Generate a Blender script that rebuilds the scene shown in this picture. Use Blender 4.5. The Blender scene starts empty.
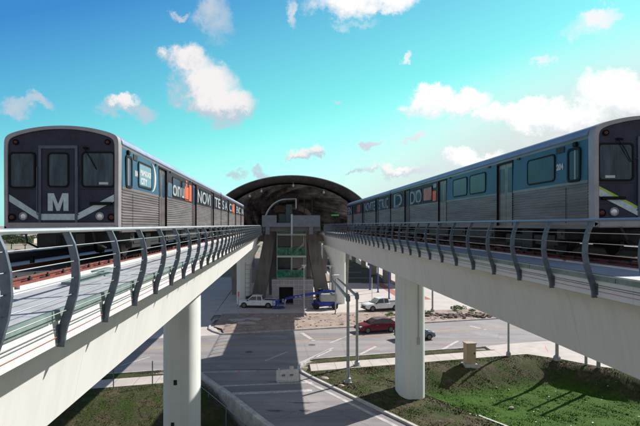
import bpy, bmesh, math, random
from mathutils import Vector, Matrix
random.seed(7)
sc = bpy.context.scene
COL = sc.collection
EYE = 12.3            # camera height over the road
F = 510.0             # focal length in photo pixels (640 wide)

# ------------------------------------------------------------------ camera
cam_d = bpy.data.cameras.new('camera'); cam = bpy.data.objects.new('camera', cam_d); COL.objects.link(cam)
cam.location = (0, 0, EYE); cam.rotation_euler = (math.radians(90), 0, 0)
cam_d.sensor_width = 36; cam_d.lens = F / 640 * 36
cam_d.shift_x = 40 / 640; cam_d.shift_y = 12 / 640
cam_d.clip_start = 0.1; cam_d.clip_end = 8000
sc.camera = cam
# ------------------------------------------------------------------ sun and sky
SH = Vector((-1.04, -0.80, -1.0))                   # direction the light travels
sun_d = bpy.data.lights.new('sun', 'SUN'); sun = bpy.data.objects.new('sun', sun_d); COL.objects.link(sun)
sun.rotation_euler = SH.to_track_quat('-Z', 'Y').to_euler()
sun.location = (60, 40, 80)
sun_d.energy = 5.0; sun_d.angle = math.radians(0.5); sun_d.color = (1.0, 0.95, 0.88)
SUND = (-SH).normalized()
SUN_EL = math.asin(SUND.z); SUN_AZ = math.atan2(SUND.x, SUND.y)
sc.view_settings.view_transform = 'Standard'; sc.view_settings.look = 'None'
sc.view_settings.exposure = 0.36; sc.view_settings.gamma = 1; sc.view_settings.use_curve_mapping = False
sc.cycles.max_bounces = 6

def dirpx(x, y):
    return Vector(((x - 280) / F, 1.0, (225 - y) / F)).normalized()
CLOUDS = [  # x, y in the photo, radius x, radius z (photo px), strength, in the order they stand in the sky
 (187, 60, 24, 16, 1.0), (203, 84, 30, 22, 1.1), (222, 104, 34, 20, 1.1), (240, 107, 20, 10, .9), (192, 100, 24, 14, .55),
 (214, 20, 19, 19, .72), (182, 11, 10, 5, .75), (293, 12, 6, 15, .7),
 (350, 1, 42, 14, .95), (382, -5, 34, 14, 1.1), (356, 23, 26, 5, .5), (330, -4, 26, 12, .8),
 (12, 106, 18, 9, .75), (36, 101, 15, 7, .8), (126, 102, 17, 9, .9), (143, 112, 18, 8, .75), (110, 108, 14, 6, .6),
 (406, 61, 8, 4, .7), (341, 105, 6, 3, .6), (300, 154, 13, 7, 1.0), (317, 152, 12, 7, 1.0), (372, 142, 15, 5, .8),
 (409, 139, 12, 4, .8), (416, 138, 10, 5, .8), (355, 172, 11, 4, .8), (370, 171, 8, 5, .9), (398, 171, 20, 6, 1.0),
 (436, 98, 20, 15, 1.2), (466, 105, 22, 12, 1.1), (425, 112, 22, 10, .9), (500, 116, 18, 10, 1.0), (530, 112, 28, 12, 1.15),
 (548, 122, 30, 9, .9), (572, 112, 18, 9, .9), (606, 92, 26, 19, 1.25), (636, 100, 26, 16, 1.2), (590, 112, 28, 10, .9),
 (462, 155, 17, 9, 1.0), (480, 160, 22, 7, .9), (418, 172, 16, 6, .8), (598, 18, 15, 8, .8), (588, 28, 22, 10, .5), (548, 62, 10, 4, .6),
 (455, 128, 60, 10, .35), (560, 140, 60, 10, .35), (240, 176, 12, 6, .6), (262, 172, 12, 7, .7),
]
w = bpy.data.worlds.new('World'); sc.world = w; w.use_nodes = True
def build_world():
    nt = w.node_tree; N = nt.nodes; L = nt.links; N.clear()
    def nd(t, **k):
        n = N.new(t)
        for a, b in k.items(): setattr(n, a, b)
        return n
    def mth(op, a, b=None, c=None, clamp=False):
        n = nd('ShaderNodeMath', operation=op); n.use_clamp = clamp
        for i, v in enumerate((a, b, c)):
            if v is None: continue
            if isinstance(v, (int, float)): n.inputs[i].default_value = v
            else: L.new(v, n.inputs[i])
        return n.outputs[0]
    def mixc(fac, a, b, bt='MIX'):
        n = nd('ShaderNodeMixRGB', blend_type=bt)
        for i, v in enumerate((fac, a, b)):
            if isinstance(v, (int, float)): n.inputs[i].default_value = v
            elif isinstance(v, tuple): n.inputs[i].default_value = (*v, 1)
            else: L.new(v, n.inputs[i])
        return n.outputs[0]
    out = nd('ShaderNodeOutputWorld'); bg = nd('ShaderNodeBackground'); L.new(bg.outputs[0], out.inputs[0])
    sky = nd('ShaderNodeTexSky', sky_type='NISHITA'); sky.sun_disc = False
    sky.sun_elevation = SUN_EL; sky.sun_rotation = SUN_AZ; sky.altitude = 0; sky.air_density = 1.0; sky.dust_density = 1.0; sky.ozone_density = 1.0
    tc = nd('ShaderNodeTexCoord'); d = tc.outputs['Generated']
    sep = nd('ShaderNodeSeparateXYZ'); L.new(d, sep.inputs[0])
    dot = nd('ShaderNodeVectorMath', operation='DOT_PRODUCT'); L.new(d, dot.inputs[0]); dot.inputs[1].default_value = SUND
    # humid milky air round the sun, low down
    ca = mth('MULTIPLY_ADD', dot.outputs['Value'], 1.0, mth('MULTIPLY', sep.outputs['Z'], -1.5))
    hz = nd('ShaderNodeMapRange', interpolation_type='SMOOTHSTEP'); L.new(ca, hz.inputs[0])
    hz.inputs[1].default_value = 0.38; hz.inputs[2].default_value = 0.60
    gr = nd('ShaderNodeValToRGB')   # turquoise tint by height
    ga = mth('MULTIPLY_ADD', dot.outputs['Value'], -0.42, mth('MULTIPLY', sep.outputs['Z'], 1.2))
    gm = nd('ShaderNodeMapRange'); L.new(ga, gm.inputs[0]); gm.inputs[1].default_value = -0.24; gm.inputs[2].default_value = 0.27
    L.new(gm.outputs[0], gr.inputs[0])
    e = gr.color_ramp.elements
    e[0].position = 0.0; e[0].color = (.44, .93, .74, 1); e[1].position = 1; e[1].color = (.020, .19, .49, 1)
    x = gr.color_ramp.elements.new(.47); x.color = (.125, .58, .56, 1)
    # keep the physical sky for its brightness, take the tint from the ramp
    bw = nd('ShaderNodeRGBToBW'); L.new(sky.outputs[0], bw.inputs[0])
    lum = mth('POWER', bw.outputs[0], 0.25)
    tint = mixc(1.0, gr.outputs[0], lum, 'MULTIPLY')
    base = mixc(0.90, mixc(1.0, sky.outputs[0], (.17, .17, .17), 'MULTIPLY'), tint)
    base = mixc(hz.outputs[0], base, (.70, .74, .75))
    hp = nd('ShaderNodeMapRange', interpolation_type='SMOOTHSTEP'); L.new(sep.outputs['Z'], hp.inputs[0]); hp.inputs[1].default_value = .20; hp.inputs[2].default_value = 0.0; hp.inputs[4].default_value = .35
    base = mixc(hp.outputs[0], base, (.62, .82, .80))
    # clouds
    ns = nd('ShaderNodeTexNoise'); ns.inputs['Scale'].default_value = 16; ns.inputs['Detail'].default_value = 10; ns.inputs['Roughness'].default_value = .68
    L.new(d, ns.inputs['Vector'])
    ns2 = nd('ShaderNodeTexNoise'); ns2.inputs['Scale'].default_value = 30; ns2.inputs['Detail'].default_value = 6
    L.new(d, ns2.inputs['Vector'])
    wo = nd('ShaderNodeVectorMath', operation='SUBTRACT'); L.new(ns.outputs['Color'], wo.inputs[0]); wo.inputs[1].default_value = (.5, .5, .5)
    ws = nd('ShaderNodeVectorMath', operation='SCALE'); L.new(wo.outputs[0], ws.inputs[0]); ws.inputs['Scale'].default_value = .095
    wd = nd('ShaderNodeVectorMath', operation='ADD'); L.new(d, wd.inputs[0]); L.new(ws.outputs[0], wd.inputs[1])
    acc = None; acc_low = None
    for (px, py, rx, rz, s) in CLOUDS:
        c = dirpx(px, py); k = c.y
        rx *= .9; rz *= .86; kx = F / rx; kz = F / rz
        def blob(off):
            sb = nd('ShaderNodeVectorMath', operation='SUBTRACT'); L.new(wd.outputs[0], sb.inputs[0]); sb.inputs[1].default_value = (c.x, c.y, c.z + off)
            ml = nd('ShaderNodeVectorMath', operation='MULTIPLY'); L.new(sb.outputs[0], ml.inputs[0]); ml.inputs[1].default_value = (kx, min(kx, 14), kz)
            ln = nd('ShaderNodeVectorMath', operation='DOT_PRODUCT'); L.new(ml.outputs[0], ln.inputs[0]); L.new(ml.outputs[0], ln.inputs[1])
            v = mth('MULTIPLY_ADD', ln.outputs['Value'], -0.5, 1.0); v = mth('MULTIPLY', mth('MAXIMUM', v, 0), s)
            return v
        v = blob(0); acc = v if acc is None else mth('MAXIMUM', acc, v)
        if s >= .9:
            v = blob(.55 * rz / F); acc_low = v if acc_low is None else mth('MAXIMUM', acc_low, v)
    dn = mth('MULTIPLY_ADD', ns.outputs['Fac'], 1.3, -0.65)
    dn2 = mth('MULTIPLY_ADD', ns2.outputs['Fac'], .6, -0.3)
    dens = mth('ADD', mth('ADD', acc, mth('MULTIPLY', dn, mth('MINIMUM', acc, 1))), mth('MULTIPLY', dn2, mth('MINIMUM', acc, 1)))
    cm = nd('ShaderNodeMapRange', interpolation_type='SMOOTHSTEP'); L.new(dens, cm.inputs[0]); cm.inputs[1].default_value = .18; cm.inputs[2].default_value = .86
    sm = nd('ShaderNodeMapRange', interpolation_type='SMOOTHSTEP'); L.new(mth('ADD', acc_low, dn), sm.inputs[0]); sm.inputs[1].default_value = .15; sm.inputs[2].default_value = .95
    cc = mixc(sm.outputs[0], (.50, .60, .70), (.90, .87, .87))
    ns_ = nd('ShaderNodeMapRange', interpolation_type='SMOOTHSTEP'); L.new(dot.outputs['Value'], ns_.inputs[0]); ns_.inputs[1].default_value = .60; ns_.inputs[2].default_value = .80
    cc = mixc(ns_.outputs[0], cc, mixc(sm.outputs[0], (.90, .92, .95), (1.08, 1.07, 1.07)))
    fin = mixc(cm.outputs[0], base, cc)
    # unseen half of the sky behind the camera: made-up neutral grey to fill the shade
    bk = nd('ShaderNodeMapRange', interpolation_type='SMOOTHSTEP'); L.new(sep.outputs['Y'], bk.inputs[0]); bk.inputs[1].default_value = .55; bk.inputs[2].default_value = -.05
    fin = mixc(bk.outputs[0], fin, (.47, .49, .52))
    # overhead, out of view, the sky is made dark blue to deepen ground shade
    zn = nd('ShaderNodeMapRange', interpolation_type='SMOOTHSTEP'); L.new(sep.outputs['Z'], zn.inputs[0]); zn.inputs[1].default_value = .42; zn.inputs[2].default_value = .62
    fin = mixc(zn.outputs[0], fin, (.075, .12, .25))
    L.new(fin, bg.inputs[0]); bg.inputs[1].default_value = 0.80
    # sky strength: the Nishita sky enters at .17 x .6 (about 0.1)
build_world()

# ------------------------------------------------------------------ materials
MATS = {}
def mat(name, col, rough=.6, metal=0., noise=0., scale=3., bump=0., bscale=40., col2=None, spec=None, coords='Object', stretch=None, trans=0., emis=None, detail=6., alpha=None):
    if name in MATS: return MATS[name]
    m = bpy.data.materials.new(name); m.use_nodes = True; nt = m.node_tree; N = nt.nodes; L = nt.links
    b = N['Principled BSDF']; b.inputs['Base Color'].default_value = (*col, 1); b.inputs['Roughness'].default_value = rough; b.inputs['Metallic'].default_value = metal
    if spec is not None: b.inputs['Specular IOR Level'].default_value = spec
    tc = N.new('ShaderNodeTexCoord'); src = tc.outputs[coords]
    if stretch:
        mp = N.new('ShaderNodeMapping'); mp.inputs['Scale'].default_value = stretch; L.new(src, mp.inputs[0]); src = mp.outputs[0]
    if noise or col2:
        n = N.new('ShaderNodeTexNoise'); n.inputs['Scale'].default_value = scale; n.inputs['Detail'].default_value = detail; n.inputs['Roughness'].default_value = .65; L.new(src, n.inputs['Vector'])
        r = N.new('ShaderNodeValToRGB'); L.new(n.outputs['Fac'], r.inputs[0])
        c2 = col2 if col2 else tuple(c * (1 - noise) for c in col); c1 = col if col2 else tuple(min(1, c * (1 + noise)) for c in col)
        r.color_ramp.elements[0].position = .36; r.color_ramp.elements[0].color = (*c2, 1); r.color_ramp.elements[1].position = .64; r.color_ramp.elements[1].color = (*c1, 1)
        L.new(r.outputs[0], b.inputs['Base Color'])
    if bump:
        n = N.new('ShaderNodeTexNoise'); n.inputs['Scale'].default_value = bscale; n.inputs['Detail'].default_value = 5; L.new(src, n.inputs['Vector'])
        bp = N.new('ShaderNodeBump'); bp.inputs['Strength'].default_value = bump; bp.inputs['Distance'].default_value = .02; L.new(n.outputs['Fac'], bp.inputs['Height']); L.new(bp.outputs[0], b.inputs['Normal'])
    if trans: b.inputs['Transmission Weight'].default_value = trans
    if emis: b.inputs['Emission Color'].default_value = (*emis[0], 1); b.inputs['Emission Strength'].default_value = emis[1]
    if alpha is not None: b.inputs['Alpha'].default_value = alpha
    MATS[name] = m; return m
def streaky(name, col, dirt, rough=.75, amt=.5, joint=None):
    """painted or cast concrete with rain streaks and soft blotches"""
    m = bpy.data.materials.new(name); m.use_nodes = True; nt = m.node_tree; N = nt.nodes; L = nt.links; b = N['Principled BSDF']; b.inputs['Roughness'].default_value = rough
    tc = N.new('ShaderNodeTexCoord')
    mp = N.new('ShaderNodeMapping'); mp.inputs['Scale'].default_value = (3, 3, .22); L.new(tc.outputs['Object'], mp.inputs[0])
    n1 = N.new('ShaderNodeTexNoise'); n1.inputs['Scale'].default_value = 1.2; n1.inputs['Detail'].default_value = 7; L.new(mp.outputs[0], n1.inputs['Vector'])
    n2 = N.new('ShaderNodeTexNoise'); n2.inputs['Scale'].default_value = .5; n2.inputs['Detail'].default_value = 6; L.new(tc.outputs['Object'], n2.inputs['Vector'])
    ad = N.new('ShaderNodeMath'); ad.operation = 'MULTIPLY'; L.new(n1.outputs[0], ad.inputs[0]); L.new(n2.outputs[0], ad.inputs[1])
    mr = N.new('ShaderNodeMapRange'); L.new(ad.outputs[0], mr.inputs[0]); mr.inputs[1].default_value = .22; mr.inputs[2].default_value = .42; mr.inputs[4].default_value = amt
    mx = N.new('ShaderNodeMixRGB'); L.new(mr.outputs[0], mx.inputs[0]); mx.inputs[1].default_value = (*col, 1); mx.inputs[2].default_value = (*dirt, 1)
    if joint:
        ax, per, dark = joint; sx = N.new('ShaderNodeSeparateXYZ'); L.new(tc.outputs['Object'], sx.inputs[0])
        pp = N.new('ShaderNodeMath'); pp.operation = 'PINGPONG'; L.new(sx.outputs[ax], pp.inputs[0]); pp.inputs[1].default_value = per/2
        jr = N.new('ShaderNodeMapRange'); L.new(pp.outputs[0], jr.inputs[0]); jr.inputs[2].default_value = .018; jr.inputs[3].default_value = dark; jr.inputs[4].default_value = 1
        jm = N.new('ShaderNodeMixRGB'); jm.blend_type = 'MULTIPLY'; jm.inputs[0].default_value = 1; L.new(mx.outputs[0], jm.inputs[1]); L.new(jr.outputs[0], jm.inputs[2]); L.new(jm.outputs[0], b.inputs['Base Color'])
    else: L.new(mx.outputs[0], b.inputs['Base Color'])
    bn = N.new('ShaderNodeTexNoise'); bn.inputs['Scale'].default_value = 30; L.new(tc.outputs['Object'], bn.inputs['Vector'])
    bp = N.new('ShaderNodeBump'); bp.inputs['Strength'].default_value = .12; bp.inputs['Distance'].default_value = .01; L.new(bn.outputs[0], bp.inputs['Height']); L.new(bp.outputs[0], b.inputs['Normal'])
    MATS[name] = m; return m
CONC = streaky('painted_concrete', (.76, .755, .73), (.52, .515, .49), amt=.3, joint=('Y', 3.05, .80))
PILC = streaky('pillar_paint', (.70, .74, .71), (.50, .54, .51), amt=.5, joint=('Z', 2.4, .86))
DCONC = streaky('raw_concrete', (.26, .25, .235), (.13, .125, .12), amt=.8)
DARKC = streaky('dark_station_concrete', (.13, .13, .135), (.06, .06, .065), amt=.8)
FASC = streaky('fascia_paint', (.78, .79, .78), (.5, .53, .52), amt=.4)
WALK = mat('walkway', (.42, .43, .45), .7, noise=.12, scale=2, bump=.2)
EDGE = mat('edge_angle', (.20, .27, .25), .5, noise=.2, scale=4)
POST = mat('post_steel', (.115, .145, .18), .42, metal=.35, noise=.25, scale=7)
RAILT = mat('handrail', (.62, .64, .66), .35, metal=.7, noise=.1)
CABLE = mat('cable', (.5, .5, .5), .35, metal=.9)
RUST = mat('rusty_rail', (.24, .055, .04), .75, col2=(.12, .035, .028), scale=9)
RTOP = mat('worn_rail_top', (.42, .24, .2), .35, metal=.5, noise=.2)
BLACK = mat('black_gear', (.012, .012, .013), .6, noise=.4, scale=9)
PAD = mat('fastener', (.02, .02, .022), .7)
STEEL = mat('stainless', (.20, .17, .165), .40, metal=.5, noise=.3, scale=1.6, stretch=(1, .25, 2.5))
STEELR = mat('stainless_roof', (.22, .27, .38), .5, metal=.4, noise=.12, scale=1.3)
MASK = mat('front_mask', (.34, .325, .345), .4, metal=.2, noise=.1, scale=3)
NAVY = mat('navy_front', (.023, .027, .055), .4, spec=.3, noise=.3, scale=3)
NAVYL = mat('front_door_frame', (.07, .09, .135), .4, noise=.2, scale=4)
BLUE = mat('blue_band', (.026, .115, .19), .45, spec=.3, noise=.12, scale=1.2)
WRAP = mat('dark_wrap', (.022, .018, .026), .5, spec=.2, noise=.4, scale=2)
WRAPB = mat('blue_wrap_patch', (.06, .14, .2), .35, noise=.3, scale=4)
ORANGE = mat('orange_print', (.72, .13, .035), .5, noise=.2, scale=6)
RUBBER = mat('rubber', (.005, .005, .006), .6, spec=.2)
GLASS = mat('train_glass', (.015, .045, .085), .25, spec=.2, noise=.4, scale=1.5)
FGLASS = mat('cab_glass', (.010, .022, .036), .08, spec=.4, col2=(.055, .10, .13), scale=1.7, stretch=(2.5, 1, .5))
STRIPE = mat('pale_stripe', (.50, .62, .64), .5, noise=.12, scale=12)
LIME = mat('lime_edge', (.38, .55, .06), .5)
WHITE = mat('white_print', (.55, .58, .58), .5, noise=.06, scale=8)
LAMPG = mat('lamp_glass', (.75, .78, .8), .1, metal=.4)
LAMPR = mat('red_lens', (.06, .006, .008), .3)
PANELM = mat('panel', (.35, .36, .38), .5)

# ------------------------------------------------------------------ mesh helpers
class MB:
    def __init__(s): s.bm = bmesh.new()
    def box(s, x0, x1, y0, y1, z0, z1, rot=0, piv=None, bev=0):
        vs = [s.bm.verts.new((x, y, z)) for x in (x0, x1) for y in (y0, y1) for z in (z0, z1)]
        f = [(0,1,3,2),(4,6,7,5),(0,4,5,1),(2,3,7,6),(0,2,6,4),(1,5,7,3)]
        fs = [s.bm.faces.new([vs[i] for i in q]) for q in f]
        if rot: bmesh.ops.rotate(s.bm, verts=vs, cent=piv or ((x0+x1)/2, (y0+y1)/2, 0), matrix=Matrix.Rotation(rot, 3, 'Z'))
        if bev:
            es = list({e for q in fs for e in q.edges}); bmesh.ops.bevel(s.bm, geom=es, offset=bev, segments=2, affect='EDGES')
        return s
    def obox(s, c, ax, ay, az):
        """box from a centre and three half-axis vectors"""
        c = Vector(c); ax, ay, az = Vector(ax), Vector(ay), Vector(az)
        vs = [s.bm.verts.new(c + a*ax + b*ay + d*az) for a in (-1,1) for b in (-1,1) for d in (-1,1)]
        for q in [(0,1,3,2),(4,6,7,5),(0,4,5,1),(2,3,7,6),(0,2,6,4),(1,5,7,3)]: s.bm.faces.new([vs[i] for i in q])
        return s
    def prism(s, pts, a, b, axis='Y', cap=True):
        """polygon in the plane across `axis`, pulled from a to b; pts (u,v): Y->(x,z) X->(y,z) Z->(x,y)"""
        def P(u, v, t): return {'Y': (u, t, v), 'X': (t, u, v), 'Z': (u, v, t)}[axis]
        A = [s.bm.verts.new(P(u, v, a)) for u, v in pts]; B = [s.bm.verts.new(P(u, v, b)) for u, v in pts]; n = len(pts)
        for i in range(n): s.bm.faces.new((A[i], A[(i+1) % n], B[(i+1) % n], B[i]))
        if cap: s.bm.faces.new(A[::-1]); s.bm.faces.new(B)
        return s
    def ring(s, outer, inner, a, b, axis='Y'):
        def P(u, v, t): return {'Y': (u, t, v), 'X': (t, u, v), 'Z': (u, v, t)}[axis]
        n = len(outer); V = [[s.bm.verts.new(P(u, v, t)) for u, v in q] for q in (outer, inner) for t in (a, b)]
        oa, ob, ia, ib = V
        for i in range(n):
            j = (i+1) % n
            for q in ((oa[i],oa[j],ob[j],ob[i]),(ia[i],ia[j],ib[j],ib[i]),(oa[i],oa[j],ia[j],ia[i]),(ob[i],ob[j],ib[j],ib[i])): s.bm.faces.new(q)
        return s
    def tube(s, pts, r, n=8, cap=True):
        pts = [Vector(p) for p in pts]; rs = r if isinstance(r, (list, tuple)) else [r]*len(pts); rings = []
        up = None
        for i, p in enumerate(pts):
            t = (pts[min(i+1, len(pts)-1)] - pts[max(i-1, 0)]).normalized()
            if up is None: up = Vector((0,0,1)) if abs(t.z) < .9 else Vector((1,0,0))
            a = t.cross(up).normalized(); b = a.cross(t).normalized(); up = b
            rings.append([s.bm.verts.new(p + rs[i]*(math.cos(2*math.pi*k/n)*a + math.sin(2*math.pi*k/n)*b)) for k in range(n)])
        for q, w_ in zip(rings, rings[1:]):
            for k in range(n): s.bm.faces.new((q[k], q[(k+1)%n], w_[(k+1)%n], w_[k]))
        if cap: s.bm.faces.new(rings[0][::-1]); s.bm.faces.new(rings[-1])
        return s
    def loft(s, secs, closed=True, cap=True):
        R = [[s.bm.verts.new(p) for p in q] for q in secs]; n = len(R[0])
        for q, w_ in zip(R, R[1:]):
            for k in range(n if closed else n-1): s.bm.faces.new((q[k], q[(k+1)%n], w_[(k+1)%n], w_[k]))
        if cap and closed: s.bm.faces.new(R[0][::-1]); s.bm.faces.new(R[-1])
        return s
    def poly(s, pts): s.bm.faces.new([s.bm.verts.new(p) for p in pts]); return s
    def build(s, name, m, parent=None, smooth=False, loc=None):
        bm = s.bm; bmesh.ops.recalc_face_normals(bm, faces=bm.faces)
        me = bpy.data.meshes.new(name); bm.to_mesh(me); bm.free(); me.materials.append(m)
        if smooth:
            for p in me.polygons: p.use_smooth = True
            try: me.set_sharp_from_angle(angle=math.radians(35))
            except Exception: pass
        o = bpy.data.objects.new(name, me); COL.objects.link(o)
        if parent: o.parent = parent
        if loc: o.location = loc
        return o
def tag(o, label=None, cat=None, group=None, kind=None):
    if label: o['label'] = label
    if cat: o['category'] = cat
    if group: o['group'] = group
    if kind: o['kind'] = kind
    return o
def thing(name, label, cat, loc=(0,0,0), rz=0, group=None):
    o = bpy.data.objects.new(name, None); COL.objects.link(o); o.location = loc; o.rotation_euler = (0,0,rz); o.empty_display_size = .3
    return tag(o, label, cat, group)
def copy_tree(o, parent=None):
    c = o.copy(); COL.objects.link(c)
    if parent: c.parent = parent
    for ch in list(o.children): copy_tree(ch, c)
    return c
def rrect(x0, x1, z0, z1, r, n=5):
    p = []
    for cx, cz, a0 in ((x1-r, z1-r, 0), (x0+r, z1-r, 90), (x0+r, z0+r, 180), (x1-r, z0+r, 270)):
        for k in range(n+1):
            a = math.radians(a0 + 90*k/n); p.append((cx + r*math.cos(a), cz + r*math.sin(a)))
    return p
def text_mesh(name, body, size, m, parent, loc, mat3, sx=1., depth=.003, bold=.012):
    cu = bpy.data.curves.new(name, 'FONT'); cu.body = body; cu.size = size; cu.extrude = depth; cu.offset = bold; cu.align_x = 'LEFT'
    t = bpy.data.objects.new(name, cu); COL.objects.link(t)
    me = bpy.data.meshes.new_from_object(t.evaluated_get(bpy.context.evaluated_depsgraph_get())); bpy.data.objects.remove(t)
    M = Matrix.Translation(loc) @ mat3.to_4x4() @ Matrix.Diagonal((sx, 1, 1, 1)); me.transform(M); me.materials.clear(); me.materials.append(m)
    o = bpy.data.objects.new(name, me); COL.objects.link(o); o.parent = parent; return o
def G(x, y, z=0.):
    """where the line of sight of photo pixel (x,y) meets height z; used only to measure plan positions"""
    D = (EYE - z) * F / (y - 225); return Vector(((x-280)*D/F, D, z))

# ================================================================== SETTING: ground, roads
def smooth(t): t = max(0, min(1, t)); return t*t*(3-2*t)
RS = .274                                   # slope of the main road in plan
def near_edge(x): return 45.7 + RS*x
def far_edge(x): return 58.9 + RS*x
def walk_top(x): return near_edge(x) - 1.75
def walk_low(x): return near_edge(x) - 3.9
KR = [(1.6, 43.2), (1.9, 42.3), (2.6, 40.9), (4.0, 38.4), (8.0, 31.3), (15.0, 18.9), (32, -11)]     # right kerb of the side street
KL = [(-7.6, 43.4), (-6.6, 41.8), (-5.6, 39.9), (-4.2, 37.6), (-2.6, 34.6), (-1.1, 31.7), (6.0, 19.0), (22, -10)]
def poly_x(P, y):
    for (x0, y0), (x1, y1) in zip(P, P[1:]):
        if y0 >= y >= y1: return x0 + (x1-x0)*(y0-y)/(y0-y1)
    return P[0][0] if y > P[0][1] else P[-1][0]
ASPH = mat('worn_asphalt', (.30, .285, .285), .85, col2=(.215, .205, .21), scale=.35, bump=.35, bscale=60, coords='Object')
def asphalt(name, c1, c2, c3):
    m = bpy.data.materials.new(name); m.use_nodes = True; nt = m.node_tree; N = nt.nodes; L = nt.links; b = N['Principled BSDF']; b.inputs['Roughness'].default_value = .88
    tc = N.new('ShaderNodeTexCoord')
    def noise(sc_, st=None, det=7):
        n = N.new('ShaderNodeTexNoise'); n.inputs['Scale'].default_value = sc_; n.inputs['Detail'].default_value = det; n.inputs['Roughness'].default_value = .65
        if st:
            mp = N.new('ShaderNodeMapping'); mp.inputs['Rotation'].default_value = (0, 0, -math.atan(RS)); mp.inputs['Scale'].default_value = st; L.new(tc.outputs['Object'], mp.inputs[0]); L.new(mp.outputs[0], n.inputs['Vector'])
        else: L.new(tc.outputs['Object'], n.inputs['Vector'])
        return n.outputs['Fac']
    def mix(f, a, b_, lo, hi):
        mr = N.new('ShaderNodeMapRange'); L.new(f, mr.inputs[0]); mr.inputs[1].default_value = lo; mr.inputs[2].default_value = hi
        x = N.new('ShaderNodeMixRGB'); L.new(mr.outputs[0], x.inputs[0])
        for i, v in ((1, a), (2, b_)):
            if isinstance(v, tuple): x.inputs[i].default_value = (*v, 1)
            else: L.new(v, x.inputs[i])
        return x.outputs[0]
    c = mix(noise(.5, (.06, 1, 1)), c1, c2, .4, .6)
    c = mix(noise(.22), c, c3, .52, .68)
    sp = N.new('ShaderNodeMixRGB'); sp.blend_type = 'MULTIPLY'; sp.inputs[0].default_value = .35; L.new(c, sp.inputs[1]); L.new(noise(9), sp.inputs[2])
    v = N.new('ShaderNodeTexVoronoi'); v.feature = 'DISTANCE_TO_EDGE'; v.inputs['Scale'].default_value = .15; L.new(tc.outputs['Object'], v.inputs['Vector'])
    mr = N.new('ShaderNodeMapRange'); L.new(v.outputs['Distance'], mr.inputs[0]); mr.inputs[2].default_value = .012; mr.inputs[3].default_value = .45; mr.inputs[4].default_value = 1
    ck = N.new('ShaderNodeMixRGB'); ck.blend_type = 'MULTIPLY'; ck.inputs[0].default_value = .3; L.new(sp.outputs[0], ck.inputs[1]); L.new(mr.outputs[0], ck.inputs[2])
    L.new(ck.outputs[0], b.inputs['Base Color'])
    bp = N.new('ShaderNodeBump'); bp.inputs['Strength'].default_value = .3; bp.inputs['Distance'].default_value = .01; L.new(noise(50), bp.inputs['Height']); L.new(bp.outputs[0], b.inputs['Normal'])
    MATS[name] = m; return m
ROADM = asphalt('road_asphalt', (.36, .33, .33), (.26, .24, .25), (.42, .39, .385))
LOTM = mat('lot_asphalt', (.035, .045, .045), .9, col2=(.022, .030, .030), scale=.3)
SIDE = mat('sidewalk_concrete', (.56, .50, .46), .85, col2=(.44, .395, .365), scale=.7, bump=.2)
KERBM = mat('kerb_concrete', (.58, .56, .53), .8, col2=(.36, .34, .33), scale=1.6)
PLAZA = mat('plaza_concrete', (.58, .53, .49), .85, col2=(.49, .44, .41), scale=.4)
DIRT = mat('dirt', (.42, .32, .27), .95, col2=(.24, .19, .165), scale=.9, bump=1., bscale=3, detail=9.)
SAND = mat('far_ground', (.36, .31, .26), .95, col2=(.16, .17, .10), scale=.06, detail=9.)
BRICKP = mat('brick_paving', (.42, .16, .12), .85, col2=(.34, .12, .09), scale=3)
PAINTW = mat('road_paint', (.64, .62, .60), .7, col2=(.36, .34, .34), scale=4)
PAINTY = mat('yellow_paint', (.60, .40, .14), .7, col2=(.42, .31, .2), scale=4)
PINK = mat('pink_marking', (.75, .12, .16), .7)
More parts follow.
